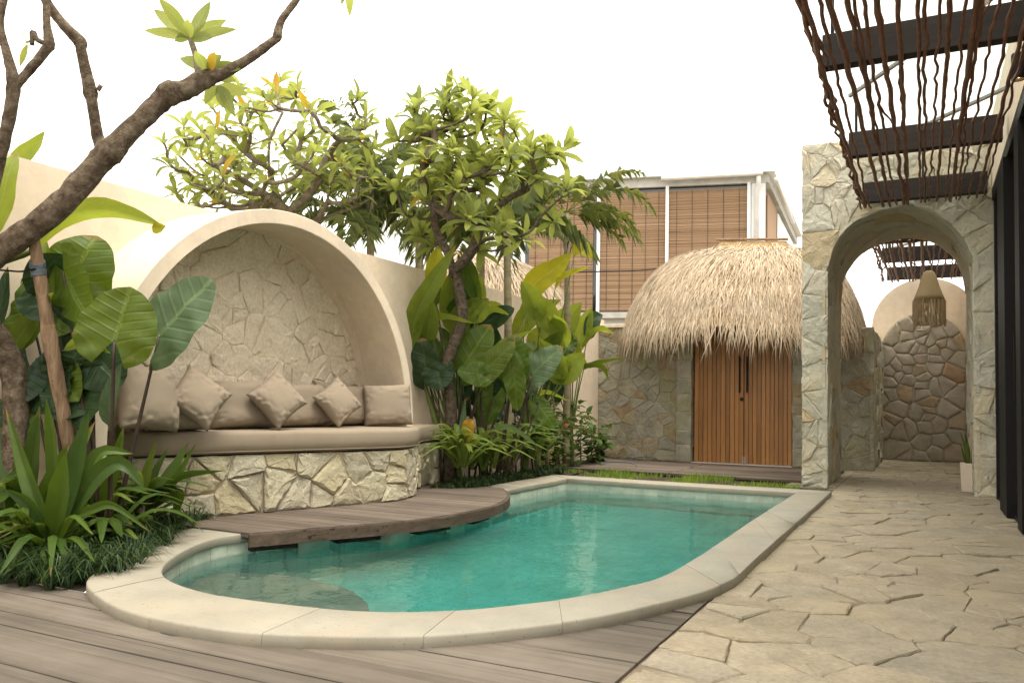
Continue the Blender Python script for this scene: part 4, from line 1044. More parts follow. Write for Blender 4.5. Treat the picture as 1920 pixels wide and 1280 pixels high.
# ------------------------------------------------------------------ pendant lamp and planter
YPn = 13.4
pc = PY(1742, 565, YPn); k = YPn*1.05/F_PX
pt = PY(1742, 507, YPn).z; pm_ = pc.z; pbm = PY(1742, 612, YPn).z; R0 = (PY(1773,565,YPn).x - PY(1711,565,YPn).x)/2
pen = thing('pendant_lamp', (pc.x, YPn, pbm), 'conical woven rope pendant lamp with raffia fringe inside the arch', 'lamp')
mb = MB(); H_ = pt - pm_
mb.lathe([(.0, H_), (.045, H_*.985), (.075, H_*.93), (.10, H_*.80), (R0*.62, H_*.5), (R0*.85, H_*.2), (R0, 0), (R0*.98, 0), (R0*.8, H_*.2), (.08, H_*.8), (0, H_*.9)], (pc.x, YPn, pm_), 32); mb.build('shade', MT['rope'], pen, smooth=True)
mb = MB(); mb.tube([(pc.x, YPn, pt-.01), (pc.x, YPn, ZB+.1)], .006, 6); mb.build('cord', MT['black'], pen)
mb = MB(); r = random.Random(9)
for k_ in range(260):
    a = r.uniform(0, 6.283); rr = R0*r.uniform(.93, 1.02); p = Vector((pc.x + rr*math.cos(a), YPn + rr*math.sin(a), pm_ + .01)); L = (pm_-pbm)*r.uniform(.8, 1.08)
    d = Vector((-math.sin(a), math.cos(a), 0)); mb.tube([p, p + Vector((0,0,-L*.5)) + d*r.gauss(0,.008), p + Vector((0,0,-L)) + d*r.gauss(0,.016)], [.005,.005,.003], 4)
mb.build('fringe', MT['fringe'], pen, kind='stuff')
mb = MB(); mb.lathe([(0,.02),(.02,.01),(.02,-.02),(0,-.03)], (pc.x, YPn, pm_+.08), 12); mb.build('bulb', MT['glow'], pen)
q0, q1 = G(1790, 918), G(1801, 922); px_ = q1.x
pot = thing('planter', (px_+.09, q1.y+.14, 0), 'square cream planter with a snake plant by the right jamb', 'planter')
ztop = PY(1800, 868, q1.y).z; s0, s1 = .086, .10; cx_, cy_ = px_ + .1, q1.y + .13
mb = MB(); rings = []
for s_, z in ((s0, 0.002), (s1, ztop), (s1-.016, ztop), (s1-.02, ztop-.05)): rings.append([Vector((cx_+i*s_, cy_+j*s_, z)) for i, j in ((-1,-1),(1,-1),(1,1),(-1,1))])
mb.grid(rings, closed=True); mb.f.append((0,1,2,3)); mb.build('pot', MT['terracotta_white'], pot, fix=True, bevel=.006)
mb = MB(); mb.add([(cx_-s1+.02, cy_-s1+.02, ztop-.03),(cx_+s1-.02, cy_-s1+.02, ztop-.03),(cx_+s1-.02, cy_+s1-.02, ztop-.03),(cx_-s1+.02, cy_+s1-.02, ztop-.03)], [(0,1,2,3)]); mb.build('soil', MT['soil'], pot)

# ------------------------------------------------------------------ building behind
bl = thing('neighbour_building', PD(1200, 600, 18), 'white building with bamboo blinds behind the thatched gatehouse', 'building')
DB = 17.5
c_tr = PD(1440, 303, DB); 
fdir = None
ang = math.atan2(F_PX, 6600.0)      # front turned a little away from the picture plane
base_dir = Vector((RIGHT.x, RIGHT.y, 0)).normalized(); fw_ = Vector((FWD.x, FWD.y, 0)).normalized()
fdir = (base_dir*math.cos(ang) - fw_*math.sin(ang)).normalized()        # runs right and towards the viewer
sdir = Vector((ray(1640, 743).x, ray(1640, 743).y, 0)).normalized()
ndir = Vector((fdir.y, -fdir.x, 0))                                      # towards the viewer
C0 = Vector((c_tr.x, c_tr.y, 0)); TOPZ = c_tr.z
def bp(s, n_, z): return C0 + fdir*s + ndir*n_ + Vector((0,0,z))         # s: metres along the front from the corner (negative = left)
def on_front(u, v, off=0.0):
    d = ray(u, v); t_ = (C0 + ndir*off - EYE).dot(ndir) / d.dot(ndir); p = EYE + d*t_; return (p - C0).dot(fdir), p.z
def bbox_part(nm, s0, s1, n0, n1, z0, z1, mat, parent=bl, **kw):
    mb = MB(); vs = [bp(s, n_, z) for z in (z0, z1) for n_ in (n0, n1) for s in (s0, s1)]
    mb.add(vs, [(0,1,3,2),(4,6,7,5),(0,4,5,1),(1,5,7,3),(3,7,6,2),(2,6,4,0)]); return mb.build(nm, mat, parent, fix=True, **kw)
sL = on_front(985, 400)[0]; sWL = on_front(1123, 400)[0]; sM = on_front(1251, 400)[0]; sR = on_front(1404, 400)[0]
zT = on_front(1300, 356)[1]; zBt = on_front(1200, 583)[1]
zs_top = on_front(1300, 337)[1]
def skew(nm, s0, s1, z0, z1, depth, mat, n0=0.0):
    """box whose side follows the receding side wall"""
    mb = MB(); f = [bp(s0, n0, z0), bp(s1, n0, z0), bp(s1, n0, z1), bp(s0, n0, z1)]; mb.prism(f, sdir*depth); return mb.build(nm, mat, bl, fix=True)
skew('wall', sL-.3, -.10, 0, zs_top+.35, 7, MT['white'], -.10)
skew('roof_slab', sL-.4, 0.12, TOPZ-.26, TOPZ, 7.3, MT['white'], .18)
skew('roof_beam', sL-.3, 0.0, TOPZ-.46, TOPZ-.262, 7.2, MT['concrete'], .05)
skew('sill', sL-.3, -.05, zBt-.16, zBt-.03, .2, MT['concrete'], .10)
for sx in (sWL, sM, sR):
    bbox_part('mullion', sx-.035, sx+.035, -.02, .06, zBt-.02, zT+.1, MT['white'])
bbox_part('corner_post', sR+.05, -.05, -.09, .03, zBt-.2, zT+.25, MT['white'])
gz = bbox_part('window', sL, sR, -.095, -.06, zBt, zT+.1, MT['dark_glass'])
def on_side(u, v):
    nn = Vector((sdir.y, -sdir.x, 0)); C1 = bp(-.1, 0, 0); d = ray(u, v); t_ = (C1 - EYE).dot(nn)/d.dot(nn); return EYE + d*t_
mb = MB(); C1 = bp(-.085, 0, 0); mb.prism([C1 + sdir*.5 + Vector((0,0,zBt)), C1 + sdir*2.2 + Vector((0,0,zBt)), C1 + sdir*2.2 + Vector((0,0,zT)), C1 + sdir*.5 + Vector((0,0,zT))], Vector((sdir.y,-sdir.x,0))*.03); mb.build('side_blind', MT['blind'], bl)
mb = MB(); mb.prism([C1 + sdir*2.6 + Vector((0,0,zBt)), C1 + sdir*6.5 + Vector((0,0,zBt)), C1 + sdir*6.5 + Vector((0,0,zT)), C1 + sdir*2.6 + Vector((0,0,zT))], Vector((sdir.y,-sdir.x,0))*.03); mb.build('window', MT['white'], bl)
# drain pipes
zp = on_front(1300, 333, .22)[1]
mb = MB(); mb.tube([bp(on_front(1240,337,.22)[0], .22, zp), bp(-.12, .22, zp+.03)], .05, 10); mb.build('drain_pipe', MT['pipe'], bl, smooth=True)
sp_ = on_front(1419, 400, .1)[0]
mb = MB(); mb.tube([bp(sp_+.03, .2, zp-.02), bp(sp_+.03, .15, zp-.18), bp(sp_, .09, zp-.3), bp(sp_, .09, .0)], .05, 10); mb.build('drain_pipe', MT['pipe'], bl, smooth=True)
mb = MB(); q = bp(.16, 0, zp-.05); mb.tube([q, q + sdir*.05 + Vector((0,0,-.02)), q + sdir*4 + Vector((0,0,-.1))], .05, 10); mb.build('drain_pipe', MT['pipe'], bl, smooth=True)
mb = MB(); q = bp(-.05, -1, TOPZ); mb.tube([q, q + Vector((0,0,.9))], .012, 6); mb.build('antenna', MT['grey_metal'], bl)
# bamboo blinds: every slat real, the sheet of one blind joined
for (a, b, lab) in ((sL+.1, sWL-.12, 'left bamboo blind half hidden behind the palm fronds'), (sWL+.04, sM-.04, 'brown bamboo blind in the middle window bay of the white building'), (sM+.04, sR-.03, 'brown bamboo blind in the right window bay of the white building')):
    B_ = thing('bamboo_blind', bp((a+b)/2, 0, zBt), lab, 'blind', 'bamboo blinds of the neighbouring building')
    mb = MB(); r = random.Random(int(a*100)); z = zBt+.03
    while z < zT:
        h = r.uniform(.008, .015); dz = r.gauss(0, .002)
        vs = [bp(s, n_, zz) for (s, zz) in ((a, z+dz), (b, z-dz)) for n_, zz in ((-.03, zz), (-.018, zz), (-.018, zz+h), (-.03, zz+h))]
        mb.add(vs, [(0,1,2,3),(4,7,6,5),(0,4,5,1),(1,5,6,2),(2,6,7,3),(3,7,4,0)]); z += h + .003
    mb.build('slats', MT['blind'], B_, kind='stuff')
    n = 5
    for k_ in range(n):
        s = a + (b-a)*(k_+.5)/n; mb = MB(); mb.tube([bp(s, -.012, zBt), bp(s, -.012, zT)], .006, 4); mb.build('cord', MT['fascia'], B_)
    mb = MB(); mb.tube([bp(a, -.01, zBt+.02), bp(b, -.01, zBt+.02)], .022, 8); mb.build('bottom_rail', MT['pole'], B_)
# lower white house further left
b2 = thing('white_house', PD(860, 600, 21), 'plain white house wall seen through the trees', 'building')
mb = MB(); p0, p1 = PD(690, 600, 20), PD(985, 600, 20); z1 = PD(850, 365, 20).z
mb.prism([Vector((p0.x,p0.y,0)), Vector((p1.x,p1.y,0)), Vector((p1.x,p1.y,z1)), Vector((p0.x,p0.y,z1))], fw_*5); mb.build('wall', MT['white'], b2, fix=True)
mb = MB(); mb.prism([Vector((p0.x,p0.y,z1)) - fw_*.2, Vector((p1.x,p1.y,z1)) - fw_*.2, Vector((p1.x,p1.y,z1+.15)) - fw_*.2, Vector((p0.x,p0.y,z1+.15)) - fw_*.2], fw_*5.4); mb.build('roof_edge', MT['white'], b2, fix=True)
pa, pb_ = PD(952, 510, 19.9), PD(975, 468, 19.9); mb = MB(); mb.obox((pa+pb_)/2, (Vector((pb_.x-pa.x, pb_.y-pa.y, 0)))/2, fw_*.05, Vector((0,0,(pb_.z-pa.z)/2))); mb.build('window', MT['dark_glass'], b2)
# overhead cable
mb = MB(); mb.tube(curve([PD(940, 520, 15.2), PD(1060, 511, 15.4), PD(1180, 508, 15.6), PD(1250, 503, 16.2)], 20), .012, 5); tag(mb.build('cable', MT['black']), 'thin dark cable strung across the bamboo blinds', 'cable')
# hose loops lying on the back deck
for (u, v, wd, lab) in ((1160, 874, .26, 'blue grey hose loop on the back deck, left of two'), (1208, 864, .22, 'grey hose arc against the back wall base')):
    p = G(u, v, .04); mb = MB(); mb.tube([p + Vector((wd*math.cos(a), .05*math.sin(a)*2, .012 + .05*max(0, math.sin(a*1.0)))) for a in (k_*.25 for k_ in range(14))], .009, 6); tag(mb.build('hose', MT['hose'], smooth=True), lab, 'hose')

# ------------------------------------------------------------------ foliage helpers
def blade(path, width, side, profile, ncol=4, fold=0.12, wave=0.0, seed=0, nseg=None):
    """leaf blade along a path (list of Vectors); side: hint for the across direction; profile(s) half-width factor"""
    r = random.Random(seed); n = nseg or max(8, len(path)*3); c = curve(path, n); rows = []; uvs = []
    o_ = r.uniform(0, 99)
    for k, p in enumerate(c):
        T = (c[min(n, k+1)] - c[max(0, k-1)]).normalized(); S_ = side - T*side.dot(T)
        S_ = S_.normalized() if S_.length > 1e-4 else T.orthogonal().normalized(); N = S_.cross(T); s = k/n; hw = width*profile(s)
        row = []
        for j in range(-ncol, ncol+1):
            a = j/ncol
            off = abs(a)*hw*fold*2 + wave*hw*abs(a)*math.sin(s*23 + o_ + a*2) + wave*.7*hw*abs(a)*noise.noise(Vector((s*6, a*2, o_)))
            row.append(p + S_*(a*hw) + N*off); uvs.append((a, s))
        rows.append(row)
    mb = MB(); mb.grid(rows, uvs); return mb
def lance(s): return max(0.02, math.sin(math.pi*min(1, s**0.75))**0.8)
def oval(s): return max(0.03, (math.sin(math.pi*(0.04 + .96*s)))**0.55)
def lance2(s): return max(0.015, math.sin(math.pi*s**.95)**.85)
def strap(s): return max(0.02, min(1, .45 + s*2.2) * min(1.0, (1-s)*2.2)**0.75)
def frang(s): return max(0.015, math.sin(math.pi*s**1.22)**0.72)
def heart(attach_, tip, hw, normal, seed=0, droop=0.12, cup=0.16, lobe=0.42):
    """elephant-ear blade: attach point, tip, half width; back lobes behind the attach point"""
    attach_, tip = Vector(attach_), Vector(tip); L = (tip - attach_).length; T = (tip-attach_).normalized()
    N = normal - T*normal.dot(T); N.normalize(); S_ = T.cross(N); r = random.Random(seed); o_ = r.uniform(0, 99)
    n, m = 22, 7; mb = MB()
    def pt(x, y):
        a = x/hw; s = y/L
        z = -droop*L*max(0, s)**2 + cup*abs(x)*.9 - cup*.7*x*x/hw + .06*hw*math.sin(s*17 + abs(a)*4 + o_)*abs(a)**1.5 + .12*hw*noise.noise(Vector((a*2, s*3, o_)))
        if s < 0: z -= .25*s*s*L
        return attach_ + T*y + S_*x + N*z
    for sg in (-1, 1):
        rows = []; uvs = []
        for k in range(n+1):
            s = -lobe + (1+lobe)*k/n; y = s*L; u_ = (s+lobe)/(1+lobe)
            out_ = hw*max(.02, (u_**.36)*((1-u_)**.60)*1.72)
            inn = 0.0 if s >= 0 else hw*.34*((-s/lobe)**.8)
            if s < 0: out_ = max(out_, inn+.004)
            row = []
            for j in range(m+1):
                x = inn + (out_-inn)*j/m; row.append(pt(sg*x, y)); uvs.append((sg*x/hw, .15 + .85*max(0, s) + .3*min(0, s)))
            rows.append(row)
        if sg < 0: rows = [q for q in rows]
        mb.grid(rows, uvs)
    return mb
CAMDIR = -FWD
def hd(v): return Vector(v).normalized()

# pixel-laid leaf: list of (u, v, D)
def pxpath(pts): return [PD(*p) for p in pts]
def leaf_px(name, pts, wpx, mat, parent, profile, side=None, fold=.12, wave=.05, seed=0, ncol=3):
    P = pxpath(pts); D = sum(p[2] for p in pts)/len(pts)
    if side is None:
        T = (P[-1]-P[0]); s_ = T.cross(-FWD); side = s_.normalized() if s_.length > 1e-4 else RIGHT
    return blade(P, px2m(wpx, D)/2, side, profile, ncol, fold, wave, seed).build(name, mat, parent, smooth=True)
def stalk(parent, pts, r0, r1, mat, name='petiole'):
    c = curve(pts, 10); mb = MB(); mb.tube(c, [r0 + (r1-r0)*k/10 for k in range(11)], 7); return mb.build(name, mat, parent, smooth=True)
def heart_px(parent, base, at, tip, hwpx, mat, nrm, seed, r0=.012, r1=.006, pm='petiole', bend=(0,0)):
    """base, at, tip = (u, v, D)"""
    b, a, t_ = PD(*base), PD(*at), PD(*tip)
    midp = (b+a)/2 + Vector((0,0,.0)) + RIGHT*bend[0]
    stalk(parent, [b, midp, a], r0, r1, MT[pm])
    heart(a, t_, px2m(hwpx*(1.2 if at[2] < 6 else 1.04), at[2]), Vector(nrm), seed).build('leaf', MT[mat], parent, smooth=True)

# ------------------------------------------------------------------ near frangipani (left)
BN = FWD*-1
def limb(pts, r=random.Random(2), n=None, thin=False):
    P = [PD(u, v, D) for u, v, D, _ in pts]; R_ = [px2m(w_*(.74 if thin else 1), D) for u, v, D, w_ in pts]
    n = n or len(pts)*5; c = curve(P, n); k = len(P)-1; rad = []
    for i in range(n+1):
        t_ = i/n*k; j = min(int(t_), k-1); f = t_-j; rr = R_[j]*(1-f) + R_[j+1]*f
        rad.append(rr*(1 + .07*noise.noise(Vector((i*.6, k, 0)))))
    mb = MB(); mb.tube(c, rad, 16, wob=.07, rng=r); return mb
t1 = thing('frangipani_tree', G(30, 1050), 'gnarled bare-limbed frangipani leaning in from the left edge', 'tree')
tr = MB()
for pts in ([(-75,560,4.3,36),(-45,505,4.3,36),(0,470,4.3,33),(60,428,4.32,31),(130,368,4.35,31),(185,305,4.4,30),(205,285,4.4,35),(225,265,4.42,27),(262,228,4.45,25),(300,192,4.5,26),(318,176,4.5,31),(345,170,4.5,25),(378,152,4.55,24),(400,142,4.57,21),(418,138,4.58,14),(470,108,4.65,12),(515,75,4.7,10),(520,68,4.7,12),(527,40,4.72,9),(556,0,4.75,8),(580,-40,4.8,7)],
            [(203,290,4.4,20),(185,262,4.4,15),(178,225,4.37,13),(172,190,4.35,13),(170,176,4.35,17),(160,130,4.32,13),(152,92,4.3,13),(149,78,4.3,16),(120,48,4.27,12),(92,12,4.25,12),(75,-25,4.22,12)],
            [(-60,520,4.3,26),(-30,410,4.2,17),(-4,310,4.15,15),(14,235,4.12,15),(25,160,4.1,16),(14,105,4.1,11),(0,45,4.1,9),(12,-20,4.1,8)],
            [(24,165,4.1,13),(50,138,4.1,11),(85,95,4.1,12),(92,82,4.1,14),(88,45,4.1,9),(86,-20,4.1,8)],
            [(92,85,4.1,6),(70,75,4.1,6),(62,62,4.1,8),(60,85,4.1,5)],
            [(183,170,4.34,6),(190,160,4.34,5)],[(306,172,4.5,8),(308,158,4.5,4)],
            [(-75,560,4.3,34),(-40,592,4.4,34),(-5,640,4.5,33),(22,690,4.55,31),(30,745,4.55,29),(28,850,4.55,29),(22,960,4.55,31),(18,1040,4.55,40)]):
    q = limb(pts, thin=True); tr.add(q.v, q.f)
tr.build('trunk', MT['bark'], t1, smooth=True)
stalk(t1, [PD(372,148,4.55), PD(368,110,4.55), PD(357,74,4.55)], px2m(7,4.55), px2m(5.5,4.55), MT['bark2'], 'twig')
r = random.Random(77)
def rosette_px(c, tips, wpx, mat='frangi', D=4.55):
    for (u, v) in tips:
        Dd = D + r.uniform(-.18, .18); mu, mv = (c[0]+u)/2, (c[1]+v)/2 - r.uniform(0, 7)
        leaf_px('leaf', [(c[0], c[1], D), (mu, mv, (D+Dd)/2), (u, v, Dd)], wpx*r.uniform(.7,.95), MT[mat], t1, lance2, fold=.1, wave=.03, seed=r.randint(0,999))
rosette_px((357,73), [(270,57),(288,18),(297,-4),(394,3),(425,37),(445,55),(352,36),(400,71),(327,77)], 27)
rosette_px((388,136), [(337,109),(366,95),(441,118),(452,130),(443,152),(416,104)], 25)
rosette_px((392,138), [(404,98)], 24, 'frangi_y')
rosette_px((408,160), [(465,177),(422,205),(441,220),(384,196)], 24, D=4.7)
rosette_px((52,82), [(38,54),(50,78),(37,126)], 16, 'frangi', 4.1)
rosette_px((655,-22), [(656,32),(640,10)], 18, D=4.8)
# props
pp = thing('timber_prop', G(146, 985), 'peeling timber pole propping up the frangipani limb', 'prop')
mb = limb([(62,442,4.36,10),(72,500,4.4,11),(88,600,4.45,11.5),(92,625,4.46,13.5),(108,715,4.5,12.5),(124,800,4.55,12.5),(140,900,4.62,12.5),(152,985,4.7,12.5)]); mb.build('pole', MT['pole'], pp, smooth=True)
mb = limb([(70,490,4.39,13),(70.6,496,4.4,13.6),(73,515,4.41,13.6),(73.5,518,4.41,13)]); mb.build('strap', MT['hose'], pp, smooth=True)
mb = MB(); mb.tube(curve([PD(-30,505,4.35), PD(10,507,4.35), PD(40,509,4.36), PD(66,504,4.36)], 12), .005, 5); mb.build('wire', MT['black'], pp)

# ------------------------------------------------------------------ left bed: elephant ears, banana, strap plants
e1 = thing('elephant_ear_plant', G(212, 1005), 'large elephant ear plant with dark stalks left of the daybed', 'plant')
B0 = (212,1000,4.58)
UPc = Vector((0,0,1)); TOC = hd(-FWD + Vector((0,0,.15)))
heart_px(e1, (196,990,4.58), (133,530,4.63), (176,436,4.73), 70, 'aloc', TOC, 1, .016, .008)
heart_px(e1, (190,995,4.58), (118,508,4.53), (160,604,4.43), 52, 'aloc', hd(-FWD - RIGHT*.5), 2, .014, .007)
heart_px(e1, (205,1000,4.48), (214,640,4.33), (242,536,4.38), 69, 'aloc_speck', hd(-FWD + RIGHT*.1), 3, .016, .008)
heart_px(e1, (212,1000,4.58), (298,630,4.63), (390,518,4.63), 60, 'aloc_grey', hd(-FWD + Vector((0,0,.5))), 4, .016, .007)
heart_px(e1, (150,990,4.78), (58,585,4.78), (8,672,4.68), 42, 'aloc', hd(-FWD - RIGHT*.2 + UPc*.2), 5, .012, .006)
heart_px(e1, (140,990,4.88), (62,520,4.88), (100,610,4.78), 60, 'aloc', hd(-FWD + UPc*.2), 6, .012, .006)
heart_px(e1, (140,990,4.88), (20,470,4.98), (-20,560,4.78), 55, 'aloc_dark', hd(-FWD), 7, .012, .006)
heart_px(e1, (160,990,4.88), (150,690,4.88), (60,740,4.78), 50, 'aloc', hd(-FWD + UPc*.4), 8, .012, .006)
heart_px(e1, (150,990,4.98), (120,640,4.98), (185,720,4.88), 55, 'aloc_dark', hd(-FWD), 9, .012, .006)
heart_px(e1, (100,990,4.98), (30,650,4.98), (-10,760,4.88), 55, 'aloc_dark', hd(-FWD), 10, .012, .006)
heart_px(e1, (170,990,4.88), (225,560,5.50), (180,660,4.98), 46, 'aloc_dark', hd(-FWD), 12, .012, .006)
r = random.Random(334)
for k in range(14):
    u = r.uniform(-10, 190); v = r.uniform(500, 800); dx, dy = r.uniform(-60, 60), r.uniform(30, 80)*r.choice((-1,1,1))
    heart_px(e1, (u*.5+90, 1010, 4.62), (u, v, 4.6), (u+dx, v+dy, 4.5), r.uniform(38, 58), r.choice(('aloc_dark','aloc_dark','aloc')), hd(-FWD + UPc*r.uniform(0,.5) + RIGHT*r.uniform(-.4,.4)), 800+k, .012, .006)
leaf_px('leaf', [(206,800,4.48),(212,745,4.46),(228,680,4.50)], 33, MT['aloc_grey'], e1, lance, fold=.5, seed=4)
leaf_px('leaf', [(120,655,4.48),(165,640,4.38),(208,662,4.33)], 22, MT['banana'], e1, lance, fold=.3, seed=5)
b1 = thing('banana_plant', PD(-60,1040,4.78), 'banana plant with long pale leaves crossing the beige wall', 'plant')
leaf_px('leaf', [(60,470,4.58),(120,412,4.58),(190,395,4.58),(255,408,4.58),(306,424,4.53)], 46, MT['banana'], b1, lance, side=hd(UPc*.6 - FWD*.6), fold=.25, seed=1, ncol=4)
leaf_px('leaf', [(285,425,4.55),(298,428,4.53),(311,424,4.51)], 22, MT['banana_y'], b1, lance, seed=2)
leaf_px('leaf', [(-45,470,4.60),(-5,400,4.60),(15,330,4.60),(32,285,4.70)], 62, MT['banana'], b1, lance, side=RIGHT, fold=.2, seed=3)
leaf_px('leaf', [(8,330,5.3),(40,300,5.3),(66,275,5.3),(84,246,5.3)], 36, MT['banana'], b1, lance, fold=.25, seed=4)
leaf_px('leaf', [(0,690,4.70),(30,640,4.70),(75,580,4.70),(100,548,4.33)], 44, MT['banana'], b1, lance, fold=.15, seed=5)
leaf_px('leaf', [(92,580,4.58),(90,520,4.58),(84,440,4.68)], 34, MT['banana'], b1, lance, fold=.25, seed=6)
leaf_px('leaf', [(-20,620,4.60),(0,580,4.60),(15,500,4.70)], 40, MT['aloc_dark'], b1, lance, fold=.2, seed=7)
mb = limb([(-60,1050,4.78,40),(-62,700,4.68,34),(-50,520,4.58,18),(60,470,4.58,6)]); mb.build('stem', MT['petiole_green'], b1, smooth=True)
mb = limb([(-50,520,4.58,10),(-40,440,4.38,7),(-30,420,4.60,5)]); mb.build('petiole', MT['petiole_green'], b1, smooth=True)

def strap_plant(label, base, leaves, mat, extra, seed, rx=150, ry=230, wpx=26, alt=None, stem=True, group='strap-leaved plants', zlo=0.25):
    """base (u, v, D) on the soil; leaves measured in the photo as ([(u, v)...], width) plus scattered extra ones"""
    r = random.Random(seed); u0, v0, D = base; p0 = PD(*base)
    t_ = thing('strap_leaf_plant', p0, label, 'plant', group)
    for pts, wd in leaves:
        n = len(pts); dd = r.uniform(-.35, .25)
        leaf_px('leaf', [(u, v, D + dd*(k/(n-1))) for k, (u, v) in enumerate(pts)], wd*1.08, MT[mat if r.random() > .12 or not alt else alt], t_, strap, fold=.22, wave=.03, seed=r.randint(0, 999))
    L0 = px2m(ry, D)
    for k in range(extra):
        a = r.uniform(0, 6.283); el = r.uniform(zlo, 1.35); L = L0*r.uniform(.55, 1.0); d = Vector((math.cos(a), math.sin(a), 0))
        s0 = p0 + Vector((0,0,px2m(35, D)*r.uniform(.4,1.2))) + d*.015; m_ = s0 + (d*math.cos(el) + Vector((0,0,math.sin(el))))*L*.55
        e_ = m_ + (d*math.cos(el*.5 - .45) + Vector((0,0,math.sin(el*.6 - .75))))*L*.5
        blade([s0, m_, e_], px2m(wpx, D)/2*r.uniform(.6, 1.1), Vector((-d.y, d.x, 0)), strap, 2, .22, .03, r.randint(0, 999), 9).build('leaf', MT[mat if r.random() > .1 or not alt else alt], t_, smooth=True)
    if stem:
        mb = MB(); mb.tube([p0 - Vector((0,0,.03)), p0 + Vector((0,0,px2m(60, D)))], [px2m(9, D), px2m(11, D)], 9); mb.build('stem', MT['bark2'], t_, smooth=True)
    return t_
strap_plant('broad strap-leaved plant nearest the camera at bottom left', (97,1066,4.2), [([(98,1009),(116,919),(124,847)],40),([(104,1009),(173,902),(225,867),(270,916)],32),([(95,1006),(69,925),(46,884),(0,902)],24),
    ([(87,1000),(52,942),(6,916)],24),([(107,1000),(139,884),(168,769)],38),([(101,942),(98,827),(87,746)],22),([(110,1006),(150,942),(185,850),(251,850)],28),([(104,1012),(133,991),(159,980),(150,1029)],22),([(127,971),(173,954),(214,947),(283,997)],16),
    ([(100,1005),(120,905),(178,790)],34),([(95,1005),(60,915),(10,760)],30)], 'strap', 34, 91, 150, 225, 25, 'strap_lt')
strap_plant('tall dark strap-leaved plant at the left edge under the frangipani trunk', (28,1050,4.45), [([(49,994),(58,884),(75,760)],36),([(23,965),(17,856),(0,798)],38),([(40,990),(20,900),(-20,850)],26),([(50,990),(100,900),(128,830)],30)], 'strap', 26, 92, 150, 250, 28, 'strap_lt')
strap_plant('strap-leaved plant spilling over the coping beside the daybed plinth', (268,1000,5.15), [([(260,960),(318,890),(353,830)],20),([(283,942),(327,902),(367,831)],14),([(303,916),(347,890),(419,882)],13),([(277,954),(312,925),(335,928),(324,980)],26),
    ([(254,965),(272,902),(293,824)],20),([(231,971),(220,913),(202,870)],24),([(202,948),(208,899),(228,856)],26),([(237,942),(250,925),(262,908)],14),([(332,954),(353,968),(371,997)],11),([(220,827),(231,789),(260,775),(277,808)],14),([(270,960),(285,900),(316,838)],16)], 'strap', 44, 93, 150, 165, 17, 'strap_lt', True)
strap_plant('strap-leaved plant between the elephant ears and the daybed', (190,1040,4.6), [([(190,960),(175,880),(140,790)],30),([(190,960),(215,880),(232,800)],26)], 'strap', 26, 94, 150, 210, 24, 'strap_lt')

def tufts(name, label, spots, n, seed, hmin, hmax, mat, wd=.0045):
    r = random.Random(seed); mb = MB(); cl = []
    for p, rad in spots:
        for _ in range(7):
            a = r.uniform(0, 6.283); cl.append((Vector(p) + Vector((math.cos(a), math.sin(a), 0))*rad*math.sqrt(r.random()), r.uniform(.5, 1.15)))
    for _ in range(n):
        c0, sz = r.choice(cl); a = r.uniform(0, 6.283); q = c0 + Vector((math.cos(a), math.sin(a), 0))*r.uniform(0, .02)
        hm = sz; d = Vector((math.cos(a), math.sin(a), 0)); L = r.uniform(hmin, hmax)*hm; s_ = Vector((-d.y, d.x, 0))*wd*r.uniform(.7,1.3)
        m_ = q + d*L*r.uniform(.2,.5) + Vector((0,0,L*.62)); e_ = q + d*L*r.uniform(.6,1.1) + Vector((0,0,L*r.uniform(.1,.75)))
        mb.add([q - s_, q + s_, m_ + s_, e_, m_ - s_], [(0,1,2,4), (4,2,3)])
    o = mb.build(name, MT[mat], None, kind='stuff'); tag(o, label, 'grass'); return o
sp = [(G(u, v), .16) for u, v in ((20,1075),(60,1085),(100,1092),(140,1095),(165,1080),(190,1060),(220,1045),(250,1030),(280,1018),(310,1003),(335,990),(355,980),(200,1085),(235,1058),(270,1035),(120,1070),(60,1060),(300,985))]
tufts('mondo_grass', 'dark mondo grass fringing the left planting bed', sp, 4200, 95, .14, .28, 'mondo', .0036)
sp = [(Vector((PX(u, 800, -4.15).x, PX(u, 800, -4.15).y, 0)), .15) for u, v in ((850,895),(870,897),(890,898),(910,897),(930,894),(950,888),(970,882),(995,878),(1020,874),(880,890),(915,888),(1050,872))]
tufts('mondo_grass', 'dark mondo grass below the strap plants beside the back of the pool', sp, 4200, 96, .10, .22, 'mondo')

# ------------------------------------------------------------------ middle bed
Dm = 8.6
XBED = -4.45
def gB(u, X=XBED):
    p = PX(u, 800, X); return Vector((p.x, min(p.y, 12.3), 0.0))
def gD(u, v=0, X=XBED): return (PX(u, 800, X) - EYE).dot(FWD)
e2 = thing('elephant_ear_plant', gB(860), 'elephant ear plant with dark stalks right of the daybed', 'plant')
DB_ = gD(860, 888)
def hp(b, a, t_, hw, mat, nrm, seed, dD=0.0): heart_px(e2, (b[0], b[1], DB_), (a[0], a[1], DB_+dD), (t_[0], t_[1], DB_+dD-.05), hw, mat, nrm, seed, .016, .007)
hp((852,880),(871,684),(918,608),40,'aloc',hd(-FWD-RIGHT*.2),11,-.1)
hp((845,880),(800,702),(788,634),34,'aloc_dark',hd(-FWD-RIGHT*.3),12,-.2)
hp((858,880),(905,699),(963,640),28,'aloc_speck',hd(-FWD+UPc*.3),13,-.25)
hp((860,880),(905,702),(858,694),26,'aloc',hd(-FWD+UPc*.3),14,-.3)
hp((935,880),(961,692),(966,628),34,'aloc',hd(-FWD+RIGHT*.2),15,-.1)
hp((940,880),(962,690),(973,770),24,'aloc_speck',hd(-FWD+RIGHT*.3),16,-.2)
